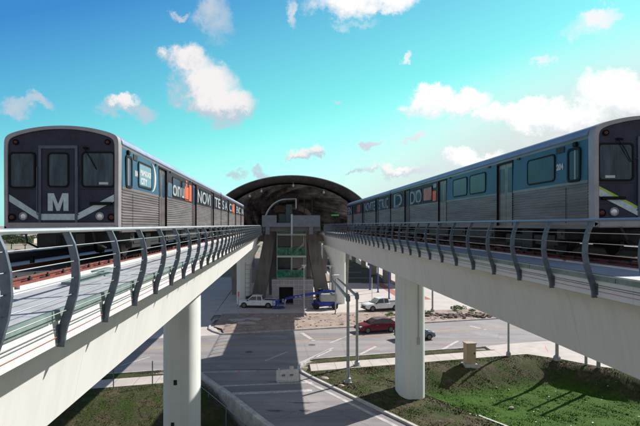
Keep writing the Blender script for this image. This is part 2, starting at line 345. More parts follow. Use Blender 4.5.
def grassmat(name, zl):
    m = bpy.data.materials.new(name); m.use_nodes = True; nt = m.node_tree; N = nt.nodes; L = nt.links; b = N['Principled BSDF']; b.inputs['Roughness'].default_value = .9; b.inputs['Specular IOR Level'].default_value = .2
    tc = N.new('ShaderNodeTexCoord')
    def noise(s_, det=8, ro=.7):
        n = N.new('ShaderNodeTexNoise'); n.inputs['Scale'].default_value = s_; n.inputs['Detail'].default_value = det; n.inputs['Roughness'].default_value = ro; L.new(tc.outputs['Object'], n.inputs['Vector']); return n.outputs['Fac']
    def ramp(f, *el):
        r = N.new('ShaderNodeValToRGB'); L.new(f, r.inputs[0]); r.color_ramp.elements[0].position = el[0][0]; r.color_ramp.elements[0].color = (*el[0][1], 1); r.color_ramp.elements[1].position = el[-1][0]; r.color_ramp.elements[1].color = (*el[-1][1], 1)
        for p, c in el[1:-1]: r.color_ramp.elements.new(p).color = (*c, 1)
        return r.outputs[0]
    dry = ramp(noise(3.), (.3, (.035, .03, .018)), (.5, (.10, .08, .048)), (.7, (.20, .155, .105)))
    gre = ramp(noise(2.2), (.3, (.018, .035, .008)), (.7, (.065, .10, .018)))
    bright = ramp(noise(3.2), (.28, (.022, .05, .006)), (.46, (.04, .105, .007)), (.72, (.085, .175, .012)))
    sx = N.new('ShaderNodeSeparateXYZ'); L.new(tc.outputs['Object'], sx.inputs[0])
    m1 = N.new('ShaderNodeMapRange'); L.new(noise(.55), m1.inputs[0]); m1.inputs[1].default_value = .41 if zl is not None else .40; m1.inputs[2].default_value = .60 if zl is not None else .58
    mx = N.new('ShaderNodeMixRGB'); L.new(m1.outputs[0], mx.inputs[0]); L.new(dry, mx.inputs[1]); L.new(gre, mx.inputs[2])
    if zl is not None:
        ad = N.new('ShaderNodeMath'); ad.operation = 'MULTIPLY_ADD'; L.new(noise(.8), ad.inputs[0]); ad.inputs[1].default_value = 1.1; L.new(sx.outputs['Z'], ad.inputs[2])
        m2 = N.new('ShaderNodeMapRange'); L.new(ad.outputs[0], m2.inputs[0]); m2.inputs[1].default_value = zl + 1.15; m2.inputs[2].default_value = zl + .65
        x2 = N.new('ShaderNodeMixRGB'); L.new(m2.outputs[0], x2.inputs[0]); L.new(mx.outputs[0], x2.inputs[1]); L.new(bright, x2.inputs[2]); colo = x2.outputs[0]
    else: colo = mx.outputs[0]
    L.new(colo, b.inputs['Base Color'])
    bp = N.new('ShaderNodeBump'); bp.inputs['Strength'].default_value = 1.; bp.inputs['Distance'].default_value = .12; L.new(noise(9, 4), bp.inputs['Height']); L.new(bp.outputs[0], b.inputs['Normal'])
    MATS[name] = m; return m
GR = grassmat('lawn_right', -1.65); GL = grassmat('lawn_left', None)

LOWR, LOWL = -1.65, -1.3
TE = [(23.4, 48.15), (25.6, 46.3), (27.5, 44.0), (30.0, 42.3), (34.0, 39.6), (46, 35), (70, 30)]
def top_edge(x):
    if x <= 23.4: return walk_low(x)
    for (a, b), (c, d) in zip(TE, TE[1:]):
        if x <= c: return b + (d-b)*(x-a)/(c-a)
    return 30
def h_right(x, y):
    a = top_edge(x) - y; kx = poly_x(KR, y); b = (x - kx) * .87
    return .10 + (LOWR - .10) * smooth((a - 1.1)/3.8) * smooth((b - 4.0)/5.0)
def h_left(x, y):
    a = walk_low(x) - y; b = (poly_x(KL, y) - x) * .85
    return .10 + (LOWL - .10) * max(smooth((a - 1.0)/7.0), 0) * 1.0 if b > 0 else .1

# one base sheet to the horizon, sunk under the lawns near the camera
def base_ground():
    m = MB(); xs = [-4000, -1200, -400, -150, -80] + list(range(-60, 81, 4)) + [120, 250, 700, 1500, 4000]
    ys = [-600, -150, -60, -40] + list(range(-20, 90, 4)) + [110, 150, 220, 350, 600, 1200, 2500, 5500]
    V = {}
    for i, x in enumerate(xs):
        for j, y in enumerate(ys):
            lim = walk_low(x) - 1.5
            low = y < lim
            V[i, j] = m.bm.verts.new((x, y, -2.4 if (low and -60 <= x <= 70 and y > -30) else -.06))
    for i in range(len(xs)-1):
        for j in range(len(ys)-1): m.bm.faces.new((V[i,j], V[i+1,j], V[i+1,j+1], V[i,j+1]))
    tag(m.build('ground', SAND), kind='structure')
base_ground()
def strip(name, pts, z, mt, kind='structure'):
    m = MB(); m.poly([(x, y, z) for x, y in pts]); return tag(m.build(name, mt), kind=kind)
# main road, side street, concrete corner to the right
strip('road', [(-120, near_edge(-120)), (70, near_edge(70)), (70, far_edge(70)), (-120, far_edge(-120))], 0.0, ROADM)
def side_street():
    m = MB(); ys = [45.9, 43.4, 42, 40.5, 38.4, 36, 34, 31.5, 28, 22, 15, 5, -9]
    L_ = [(-12.5 if y > 45 else poly_x(KL, y), near_edge(-12.5)+.3 if y > 45 else y) for y in ys]; R_ = [(9 if y > 45 else poly_x(KR, y), near_edge(9)+.3 if y > 45 else y) for y in ys]
    for k in range(len(ys)-1):
        a, b, c, d = L_[k], R_[k], R_[k+1], L_[k+1]
        if k == 0:   # the flare of the junction
            m.poly([(-9.0, near_edge(-9.0)+.2, .004), (2.6, near_edge(2.6)+.2, .004), (1.6, 43.2, .004), (poly_x(KL, 43.4), 43.4, .004)])
        else: m.poly([(a[0], a[1], .004), (b[0], b[1], .004), (c[0], c[1], .004), (d[0], d[1], .004)])
    tag(m.build('side_street', ROADM), kind='structure')
side_street()
def band(name, f0, f1, x0, x1, z, mt, step=1.5, thick=.12, kind='structure'):
    m = MB(); n = max(1, int((x1-x0)/step))
    xs = [x0 + (x1-x0)*k/n for k in range(n+1)]
    m.loft([[(x, f0(x), z), (x, f1(x), z), (x, f1(x), z-thick), (x, f0(x), z-thick)] for x in xs]); return tag(m.build(name, mt), kind=kind)
def jointed(name, base):   # sidewalk with score joints
    m = base.copy(); m.name = name; nt = m.node_tree; N = nt.nodes; L = nt.links; b = N['Principled BSDF']
    src = b.inputs['Base Color'].links[0].from_socket; tc = N.new('ShaderNodeTexCoord'); sx = N.new('ShaderNodeSeparateXYZ'); L.new(tc.outputs['Object'], sx.inputs[0])
    fr = N.new('ShaderNodeMath'); fr.operation = 'PINGPONG'; L.new(sx.outputs['X'], fr.inputs[0]); fr.inputs[1].default_value = .8
    gt = N.new('ShaderNodeMath'); gt.operation = 'GREATER_THAN'; L.new(fr.outputs[0], gt.inputs[0]); gt.inputs[1].default_value = .025
    mr = N.new('ShaderNodeMapRange'); L.new(gt.outputs[0], mr.inputs[0]); mr.inputs[3].default_value = .5
    mx = N.new('ShaderNodeMixRGB'); mx.blend_type = 'MULTIPLY'; mx.inputs[0].default_value = 1; L.new(src, mx.inputs[1]); L.new(mr.outputs[0], mx.inputs[2]); L.new(mx.outputs[0], b.inputs['Base Color'])
    MATS[name] = m; return m
SIDEJ = jointed('sidewalk_jointed', SIDE)
band('sidewalk', walk_top, walk_low, 2.6, 23, .115, SIDEJ, thick=.3)
band('sidewalk', walk_top, walk_low, -60, -8.4, .115, SIDEJ, thick=.3)
# paved corner on the right
m = MB(); m.prism([(20.6, near_edge(20.6)-.1), (23, near_edge(23)+.2), (60, near_edge(60)+.2), (70, 30)] + TE[::-1][1:] + [(23.0, walk_low(23.0)), (20.6, walk_top(20.6))], -.1, .108, 'Z'); tag(m.build('sidewalk', SIDE), kind='structure')
# grass verges
def verge(x0, x1, mt, name='grass_verge'):
    m = MB(); n = int((x1-x0)/.5); rows = []
    for k in range(n+1):
        x = x0 + (x1-x0)*k/n; tp = min(1, (x - x0)/1.2, (x1 - x)/4.5)
        y1 = near_edge(x) - .16; y0 = walk_top(x); y1 = y0 + (y1-y0)*max(.05, tp)
        rows.append([(x, y0 + (y1-y0)*t, .09 + .05*math.sin(math.pi*t) + .015*random.random()) for t in (0, .25, .5, .75, 1)])
    m.loft(rows, closed=False, cap=False); tag(m.build(name, mt, smooth=True), kind='structure')
verge(2.3, 20.9, GL); verge(-60, -8.6, GL)
# lawns (real slopes)
def lawn_right():
    m = MB(); rows = []
    ys = [walk_low(0)] 
    NU, NV = 150, 110
    for j in range(NV+1):
        v = j/NV; row = []
        for i in range(NU+1):
            u = (i/NU)**1.15
            # top boundary follows the sidewalk, left boundary the kerb
            yk = 42.6 - 52*v                      # along the kerb
            xl = poly_x(KR, yk) + .18
            xr = 62
            x = xl + (xr-xl)*u
            yt = top_edge(x) + .05
            y = yk + (yt - 42.6)*(1-v)**1.0 if True else 0
            y = yk + (yt - walk_low(xl))*(1-v) + (walk_low(xl) - 42.6)*(1-v)*(1 if i > 0 else 0)
            z = h_right(x, y) + .07*(random.random()-.5)*(1 if 0 < j and 0 < i else 0)
            row.append((x, y, z))
        rows.append(row)
    m.loft(rows, closed=False, cap=False); o = m.build('lawn', GR, smooth=True); tag(o, kind='structure'); return o
lawn_right()
def lawn_left():
    m = MB(); rows = []
    for j in range(91):
        v = j/90; row = []
        for i in range(101):
            u = (i/100)**1.3
            xr = poly_x(KL, 41.5 - 52*v) - .22; x = xr + (-58-xr)*u
            yk = 41.5 - 52*v; yt = walk_low(x)
            y = yk + (yt - 41.5)*(1-v)
            z = h_left(x, y) if i > 0 else h_left(x-.3, y)
            row.append((x, y, z + .06*(random.random()-.5)))
        rows.append(row)
    m.loft(rows, closed=False, cap=False); tag(m.build('lawn', GL, smooth=True), kind='structure')
lawn_left()
# kerbs
def kerb(P, w_, z1, z0, mt, name='kerb'):
    m = MB(); secs = []
    for k, (x, y) in enumerate(P):
        a = Vector(P[max(k-1, 0)]); b = Vector(P[min(k+1, len(P)-1)]); t = (b-a).normalized(); n = Vector((-t.y, t.x))
        p0 = Vector((x, y)) - n*w_/2; p1 = Vector((x, y)) + n*w_/2
        secs.append([(p0.x, p0.y, z0), (p0.x, p0.y, z1), (p1.x, p1.y, z1), (p1.x, p1.y, z0)])
    m.loft(secs); return tag(m.build(name, mt), kind='structure')
kerb([(x, near_edge(x) - .08) for x in range(3, 22)], .16, .13, -.1, KERBM)
kerb([(x, near_edge(x) - .08) for x in range(-60, -9)], .16, .13, -.1, KERBM)
kerb([(2.6, near_edge(2.6)-.1), (2.0, 44.9), (1.6, 43.9)] + KR, .24, .14, -.1, KERBM)
kerb([(x-.85, y-.25) for x, y in KR[2:]], .30, .012, -.1, KERBM, 'gutter')
kerb([(14.1, 36.2), (15.2, 34.3), (17.5, 31), (20, 28)], .2, -1.2, LOWR-.3, KERBM)
kerb([(x, far_edge(x) + .08) for x in [-6.5] + list(range(-5, 60, 3))], .18, .13, -.1, KERBM)
kerb([(-8.9, near_edge(-8.9)-.1), (-8.2, 43.2)] + KL[1:], .42, .20, -1.9, KERBM, 'retaining_wall')
ORU = mat('rust_edge', (.38, .19, .08), .8, noise=.3)
kerb([(x+.30, y+.12) for x, y in KL[1:]], .10, .03, -.05, ORU, 'gutter')
# far side: dirt verge, plaza, left driveway, lot
def dirt_field():
    m = MB(); rows = []
    for i in range(121):
        x = -7.9 + 64*(i/120); row = []
        for j in range(13):
            t = j/12; y0 = far_edge(x) + .18 if x > -6.4 else 59.4 + (-6.4-x)*1.2; y1 = 70.5 + .06*x + (0 if x < 15 else .17*(x-15))
            yy = y0 + (y1-y0)*t; z = .10 + .22*(random.random()**2)*math.sin(math.pi*t)
            row.append((x, yy, z))
        rows.append(row)
    m.loft(rows, closed=False, cap=False); tag(m.build('dirt_verge', DIRT, smooth=True), kind='structure')
dirt_field()
strip('plaza', [(-9, 69.5), (110, 83), (110, 108), (110, 300), (12, 300), (12, 108), (-9, 108)], .006, PLAZA)
strip('plaza', [(-9, 108.01), (11.99, 108.01), (11.99, 300), (-9, 300)], .006, DIRT)
strip('driveway', [(-60, far_edge(-60)+.0), (-6.6, far_edge(-6.6)+.0), (-9.0, 66), (-9.3, 120), (-60, 120)], .004, PLAZA)
kerb([(-6.5, far_edge(-6.5)+.1), (-7.6, 58.6), (-8.3, 60), (-8.6, 63), (-8.4, 65.5), (-7.4, 67)], .25, .15, -.05, KERBM)
strip('parking_lot', [(13.5, 108), (22.9, 108), (27.5, 175), (40, 300), (13, 300)], .012, LOTM)
for (x0, x1) in ((19.9, 21.6), (23.4, 25.0)):
    strip('brick_band', [(x0, 84), (x1, 84), (x1+.0, 107.9), (x0, 107.9)], .012, BRICKP)
strip('brick_band', [(17.2, 107.0), (25.8, 107.0), (25.8, 108.0), (17.2, 108.0)], .016, BRICKP)
for yy in (118, 132, 150, 175): strip('bay_marking', [(14.5, yy), (21, yy), (21, yy+.6), (14.5, yy+.6)], .017, PAINTW)
for k in range(7):
    y = 62+k*1.2
    strip('crosswalk_bar', [(-14.2+.5*k, y-2), (-9.6+.1*k, y-1.2), (-9.6+.1*k, y-.95), (-14.2+.5*k, y-1.75)], .009, PAINTW)
# road markings
def stroke(name, a, b, w_, mt, z=.009):
    a = Vector((a.x, a.y)); b = Vector((b.x, b.y)); t = (b-a).normalized(); n = Vector((-t.y, t.x))*w_/2
    return strip(name, [tuple(a-n), tuple(b-n), tuple(b+n), tuple(a+n)], z, mt)
W2 = lambda x, y: Vector((x, y))
stroke('centre_line', W2(-90, near_edge(-90)+7.9), W2(60, near_edge(60)+7.9), .12, PAINTY)
stroke('centre_line', W2(-90, near_edge(-90)+8.2), W2(60, near_edge(60)+8.2), .12, PAINTY)
stroke('stop_line', G(222, 394.5), G(312, 390.5), .50, PAINTW)
stroke('crosswalk_line', G(216, 386.5), G(312, 382.5), .28, PAINTW)
stroke('crosswalk_line', G(160, 373.5), G(256, 371.3), .22, PAINTW)
stroke('lane_line', G(300, 363), G(333, 348), .22, PAINTW)
stroke('lane_line', G(265, 361), G(287, 352), .18, PAINTW)
stroke('lane_line', G(316, 357), G(331, 350), .35, PAINTW)
stroke('lane_line', G(360, 354.5), G(376, 346.5), .3, PAINTW)
stroke('lane_line', G(440, 351), G(458, 341), .3, PAINTW)
stroke('lane_line', G(330, 343), G(352, 334.5), .25, PAINTW)
stroke('lane_line', G(302, 333), G(314, 341), .45, PAINTW)
stroke('lane_line', G(470, 326), G(486, 330), .4, PAINTW)
stroke('lane_line', G(120, 366), G(150, 357), .2, PAINTW)
for a, b in (((366, 349), (376, 345)), ((237, 375), (241, 369)), ((439, 330), (452, 328)), ((440, 344), (452, 347)), ((548, 353), (545, 347)), ((510, 355), (495, 351)), ((310, 335), (304, 332)), ((203, 362), (196, 361))):
    stroke('paint_mark', G(*a), G(*b), .07, PINK, z=.116 if a[0] > 495 else .013)
PATCH = mat('tar_patch', (.10, .095, .10), .9, noise=.3, scale=4)
for (x, y, rx, ry) in ((275, 411, .55, .16), (305, 411, .35, .2), (303, 403, .9, .12), (277, 382, .8, .10)):
    c = G(x, y); m = MB(); m.poly([(c.x + rx*math.cos(a)*(1+.3*math.sin(3*a)), c.y + ry*math.sin(a)*(1+.3*math.cos(5*a)), .008) for a in [math.pi*2*k/20 for k in range(20)]]); tag(m.build('tar_patch', PATCH), kind='structure')

# grass blades on the lawns: one mesh nobody could count
def blades():
    m = MB(); bm = m.bm
    def tuft(x, y, z, s):
        for _ in range(3):
            a = random.random()*6.28; hx, hy = math.cos(a)*.022*s, math.sin(a)*.022*s; lx, ly = random.uniform(-.04, .04)*s, random.uniform(-.04, .04)*s
            bm.faces.new((bm.verts.new((x-hx, y-hy, z-.02)), bm.verts.new((x+hx, y+hy, z-.02)), bm.verts.new((x+lx, y+ly, z+.055*s))))
    n = 0
    while n < 42000:
        x = random.uniform(2, 34); y = random.uniform(29, 50)
        if y > top_edge(x) - .1 or x < poly_x(KR, y) + .35: continue
        s_ = (math.sin(x*1.3+.7*y)+math.sin(y*1.9-x*.6)+random.uniform(-1, 1.6))
        if s_ < 0: n += .25; continue
        tuft(x, y, h_right(x, y), random.uniform(.5, 1.2)); n += 1
    n = 0
    while n < 9000:
        x = random.uniform(-20, -3); y = random.uniform(29, 41)
        if y > walk_low(x)-.1 or x > poly_x(KL, y) - .5: continue
        tuft(x, y, h_left(x, y), random.uniform(.5, 1.1)); n += 1
    n = 0
    while n < 6000:
        x = random.choice((random.uniform(3.2, 19), random.uniform(-22, -9.4))); y = random.uniform(walk_top(x)+.05, near_edge(x)-.22)
        tuft(x, y, .12, random.uniform(.4, .8)); n += 1
    for _ in range(120):
        x = random.uniform(2, 32); y = random.uniform(29, 49)
        if y > top_edge(x) - .15 or x < poly_x(KR, y) + .3: continue
        if random.random() < .5: y = top_edge(x) - .2 - abs(random.gauss(0, .25)) if random.random() < .5 else y
        for _k in range(7): tuft(x + random.gauss(0, .06), y + random.gauss(0, .06), h_right(x, y), random.uniform(1.0, 1.8))
    tag(m.build('grass', GR), 'short patchy grass growing on the lawns and verges', 'grass', kind='stuff')
blades()

# ================================================================== VIADUCTS
HW = 2.87
def girder_profile():
    half = [(2.87, -.16), (2.87, -.53), (2.52, -.575), (2.34, -.72), (2.25, -1.0), (2.16, -1.4), (2.00, -2.20)]
    right = half; left = [(-x, z) for x, z in reversed(half)]
    return right + [(1.7, -2.24), (-1.7, -2.24)] + left
SPAN = (-30, 150)
def viaduct(xc, zr, lab, gy, side):
    """side=+1: the walkway edge faces +X (left viaduct), -1 faces -X"""
    t = thing('elevated_guideway', lab, 'guideway', (xc, 0, zr), group='elevated guideways')
    m = MB(); y0 = SPAN[0]
    js = sorted(gy) + [SPAN[1]]
    for yj in js:
        m.prism(girder_profile(), y0, yj - .03, 'Y'); y0 = yj + .03
    m.build('girder', CONC, t, smooth=True)
    # raised walkway slab with a dark edge angle standing proud of the fascia
    m = MB(); a, b = sorted((side*1.62, side*2.84)); y = SPAN[0]
    while y < 110:
        m.box(a, b, y, y+2.98, -.157, -.08); y += 3.0
    m.build('walkway', WALK, t)
    m = MB(); a, b = sorted((side*2.842, side*2.90)); y = SPAN[0]
    while y < 110:
        m.box(a, b, y+.01, y+3.28, -.205, -.075); y += 3.3
    m.build('edge_angle', EDGE, t)
    m = MB(); m.tube([(side*2.885, -30, -.30), (side*2.885, 110, -.30)], .007, 5); m.tube([(side*2.885, -30, -.34), (side*2.885, 110, -.34)], .006, 5); m.build('conduit', mat('conduit_grey', (.16, .17, .17), .6), t)
    m = MB(); m.tube([(side*2.885, -30, -.42), (side*2.885, 110, -.42)], .005, 5); m.build('conduit', mat('conduit_red', (.5, .16, .14), .6), t)
    # outer low parapet and third rail cover
    m = MB(); a, b = sorted((-side*2.55, -side*2.87)); m.box(a, b, SPAN[0], 110, -.158, .12 if side > 0 else .62); m.build('parapet', mat('dark_parapet', (.045, .045, .05), .8, noise=.3), t)
    m = MB(); a, b = sorted((-side*1.45, -side*1.75)); m.box(a, b, SPAN[0], 110, .10, .24, bev=0); m.build('third_rail_cover', mat('cover_board', (.10, .11, .13), .6), t)
    y = 0.; br = None
    while y < 75:
        if br is None: br = MB().box(min(-side*1.55, -side*1.65), max(-side*1.55, -side*1.65), 0, .1, -.158, .10).build('third_rail_bracket', PAD, t)
        else: c = br.copy(); COL.objects.link(c); c.parent = t; c.location = (0, y, 0)
        y += 3
    # plinths
    for s in (-1, 1):
        m = MB(); y = SPAN[0]
        while y < 115: m.box(s*.72-.30, s*.72+.30, y, y+5.4, -.157, -.1005); y += 5.6
        m.build('plinth', mat('plinth', (.6, .6, .58), .8, noise=.1), t)
    m = MB(); m.box(*sorted((-side*1.42, side*.42)), SPAN[0], 115, -.158, -.098); m.build('track_shade_sheet', mat('track_shade_paint', (.035, .033, .033), .9, noise=.5, scale=2), t)  # dark sheet added between the rails, standing in for shade under the train
    # track: a thing of its own
    tr = thing('rail_track', lab.replace('guideway', 'track').replace('concrete', 'rust red steel'), 'track', (xc, 0, zr), group='rail tracks on the guideways')
    for s in (-1, 1):
        cx = s*.7525; p = [(-.075, -.17), (.075, -.17), (.075, -.15), (.012, -.13), (.012, -.045), (.036, -.035), (.036, -.004), (-.036, -.004), (-.036, -.035), (-.012, -.045), (-.012, -.13), (-.075, -.15)]
        m = MB(); m.prism([(cx+u, v+.072*1 if False else v) for u, v in p], SPAN[0], 148, 'Y'); r = m.build('rail', RUST, tr)
        r.location.z = .0
        m = MB(); m.box(cx-.03, cx+.03, SPAN[0], 148, -.004, 0); m.build('rail_head', RTOP, r)
    inner = side*.7525; first = None
    for k in range(70):
        y = 3 + k*.76
        if first is None:
            m = MB(); m.box(-.19, .19, -.11, .11, -.0995, -.075, bev=.006)
            for sx_ in (-1, 1): m.box(sx_*.13-.03, sx_*.13+.03, -.05, .05, -.076, -.01, bev=.01); m.tube([(sx_*.13, 0, -.02), (sx_*.13, 0, .02)], .018, 6)
            first = m.build('rail_fastener', PAD, tr); first.location = (inner, y, 0)
        else: c = first.copy(); COL.objects.link(c); c.parent = tr; c.location = (inner, y, 0)
    # low guard rail on near side of the track, painted rust too
    m = MB(); gx = side*.98; m.box(gx-.03, gx+.03, SPAN[0], 110, -.10, -.055); m.build('guard_angle', RUST, tr)
    return t
ZL, ZR = EYE - 1.0, EYE - .90
XL, XR = -5.71, 9.21
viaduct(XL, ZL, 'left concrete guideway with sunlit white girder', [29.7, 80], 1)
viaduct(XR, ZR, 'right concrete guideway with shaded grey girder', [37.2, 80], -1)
# cable tray bits on the left walkway
m = MB(); m.box(-3.95, -3.70, 9.2, 11.2, ZL-.079, ZL-.03); m.box(-4.3, -4.0, 11.6, 12.6, ZL-.079, ZL-.04); tag(m.build('steel_plate', EDGE), 'flat dark steel plates lying on the left walkway', 'plate')

def guardrail(xc, zr, side, lab, y_first, top):
    t = thing('guardrail', lab, 'guardrail', (xc + side*2.87, 0, zr), group='guardrails along the guideways')
    # post outline in the plane across the track: foot on the fascia, bowed out, top leaning back
    prof = [(.035, -.56), (.04, -.42), (.07, -.28), (.125, -.12), (.19, .10), (.225, .32), (.215, .55), (.17, .75), (.105, .90), (.07, top + .01)]
    wd = [.050, .053, .055, .055, .054, .052, .049, .046, .043, .040]
    L_, R_ = [], []
    for i, (u, v) in enumerate(prof):
        a = Vector(prof[max(i-1, 0)]); b = Vector(prof[min(i+1, len(prof)-1)]); d = (b-a).normalized(); n = Vector((d.y, -d.x))
        R_.append((side*(u + n.x*wd[i]), v + n.y*wd[i])); L_.append((side*(u - n.x*wd[i]), v - n.y*wd[i]))
    first = None; y0 = y_first
    for k in range(45):
        y = y0 + (1.655 if side > 0 else 1.60)*k
        if first is None:
            m = MB(); m.prism(L_ + R_[::-1], -.022, .022, 'Y')
            pl, pr = sorted((side*.003, side*.02)); m.box(pl, pr, -.07, .07, -.50, -.27)
            pl, pr = sorted((-side*.01, side*.10)); m.box(pl, pr, -.05, .05, top, top + .03)
            first = m.build('post', POST, t); first.location = (0, y, 0)
        else: c = first.copy(); COL.objects.link(c); c.parent = t; c.location = (0, y, 0)
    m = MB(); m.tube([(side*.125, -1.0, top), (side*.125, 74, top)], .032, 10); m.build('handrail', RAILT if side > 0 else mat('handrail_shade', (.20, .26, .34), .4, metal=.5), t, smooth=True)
    for u, v in ((.195, .74), (.215, .54), (.215, .33), (.19, .12), (.13, -.08)):
        m = MB(); m.tube([(side*u, -1, v), (side*u, 74, v)], .0065, 5); m.build('cable', CABLE, t)
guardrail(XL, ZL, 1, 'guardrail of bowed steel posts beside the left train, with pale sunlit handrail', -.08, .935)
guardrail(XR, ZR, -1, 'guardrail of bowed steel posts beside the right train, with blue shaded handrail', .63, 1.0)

# pillars
def pillar(name, lab, x, y, zt, zb, w_, d_, rot, flare=0, mt=PILC, power=3.2):
    t = thing(name, lab, 'pillar', (x, y, 0), rot, 'round-cornered viaduct pillars')
    n = 40; m = MB(); secs = []
    def sec(z, fx=0, off=0):
        q = []
        for k in range(n):
            a = 2*math.pi*k/n; c, s = math.cos(a), math.sin(a)
            q.append((off + (w_/2+fx)*math.copysign(abs(c)**(2/power), c), d_/2*math.copysign(abs(s)**(2/power), s), z))
        return q
    if flare:
        for k in range(9):
            f = k/8; z = zt - 4.2*(1-f); secs.append(sec(z, abs(flare)/2*f**1.8, flare/2*f**1.8))
        secs = [sec(zb)] + secs
    else: secs = [sec(zb), sec((zt+zb)/2), sec(zt)]
    m.loft(secs); m.build('shaft', mt, t, smooth=True); return t
GB_L, GB_R = ZL - 2.24, ZR - 2.24
p = pillar('viaduct_pillar', 'white pillar standing at the left lawn, half in shadow', XL+.03, 29.7, GB_L-.004, -2.2, 2.0, 3.1, 0, power=2.7)
for px_z in (( -.1, 3.6), (-.25, 1.25)):
    m = MB(); m.box(px_z[0]-.09, px_z[0]+.09, -1.59, -1.53, px_z[1]-.14, px_z[1]+.14, bev=.01); m.build('socket_box', BLACK, p)
p = pillar('viaduct_pillar', 'pale green-white pillar standing on the right lawn in front of the silver car', XR+.24, 37.2, GB_R-.004, -2.2, 1.85, 3.2, 0, power=2.7)
m = MB(); m.tube([(.22, -1.625, 8.9), (.22, -1.625, 4.4)], .035, 8); m.box(.13, .31, -1.68, -1.57, 3.95, 4.45, bev=.01); m.build('conduit', mat('conduit_zinc', (.38, .40, .40), .5, metal=.3), p)
pillar('viaduct_pillar', 'flared pillar under the left guideway at the station mouth, behind the white pickup', XL, 80.5, GB_L-.004, -.06, 2.2, 2.4, 0, flare=1.5)
pillar('viaduct_pillar', 'flared pillar under the right guideway at the station mouth, behind the boom lift', XR, 80.5, GB_R-.004, -.06, 2.2, 2.4, 0, flare=-1.5)

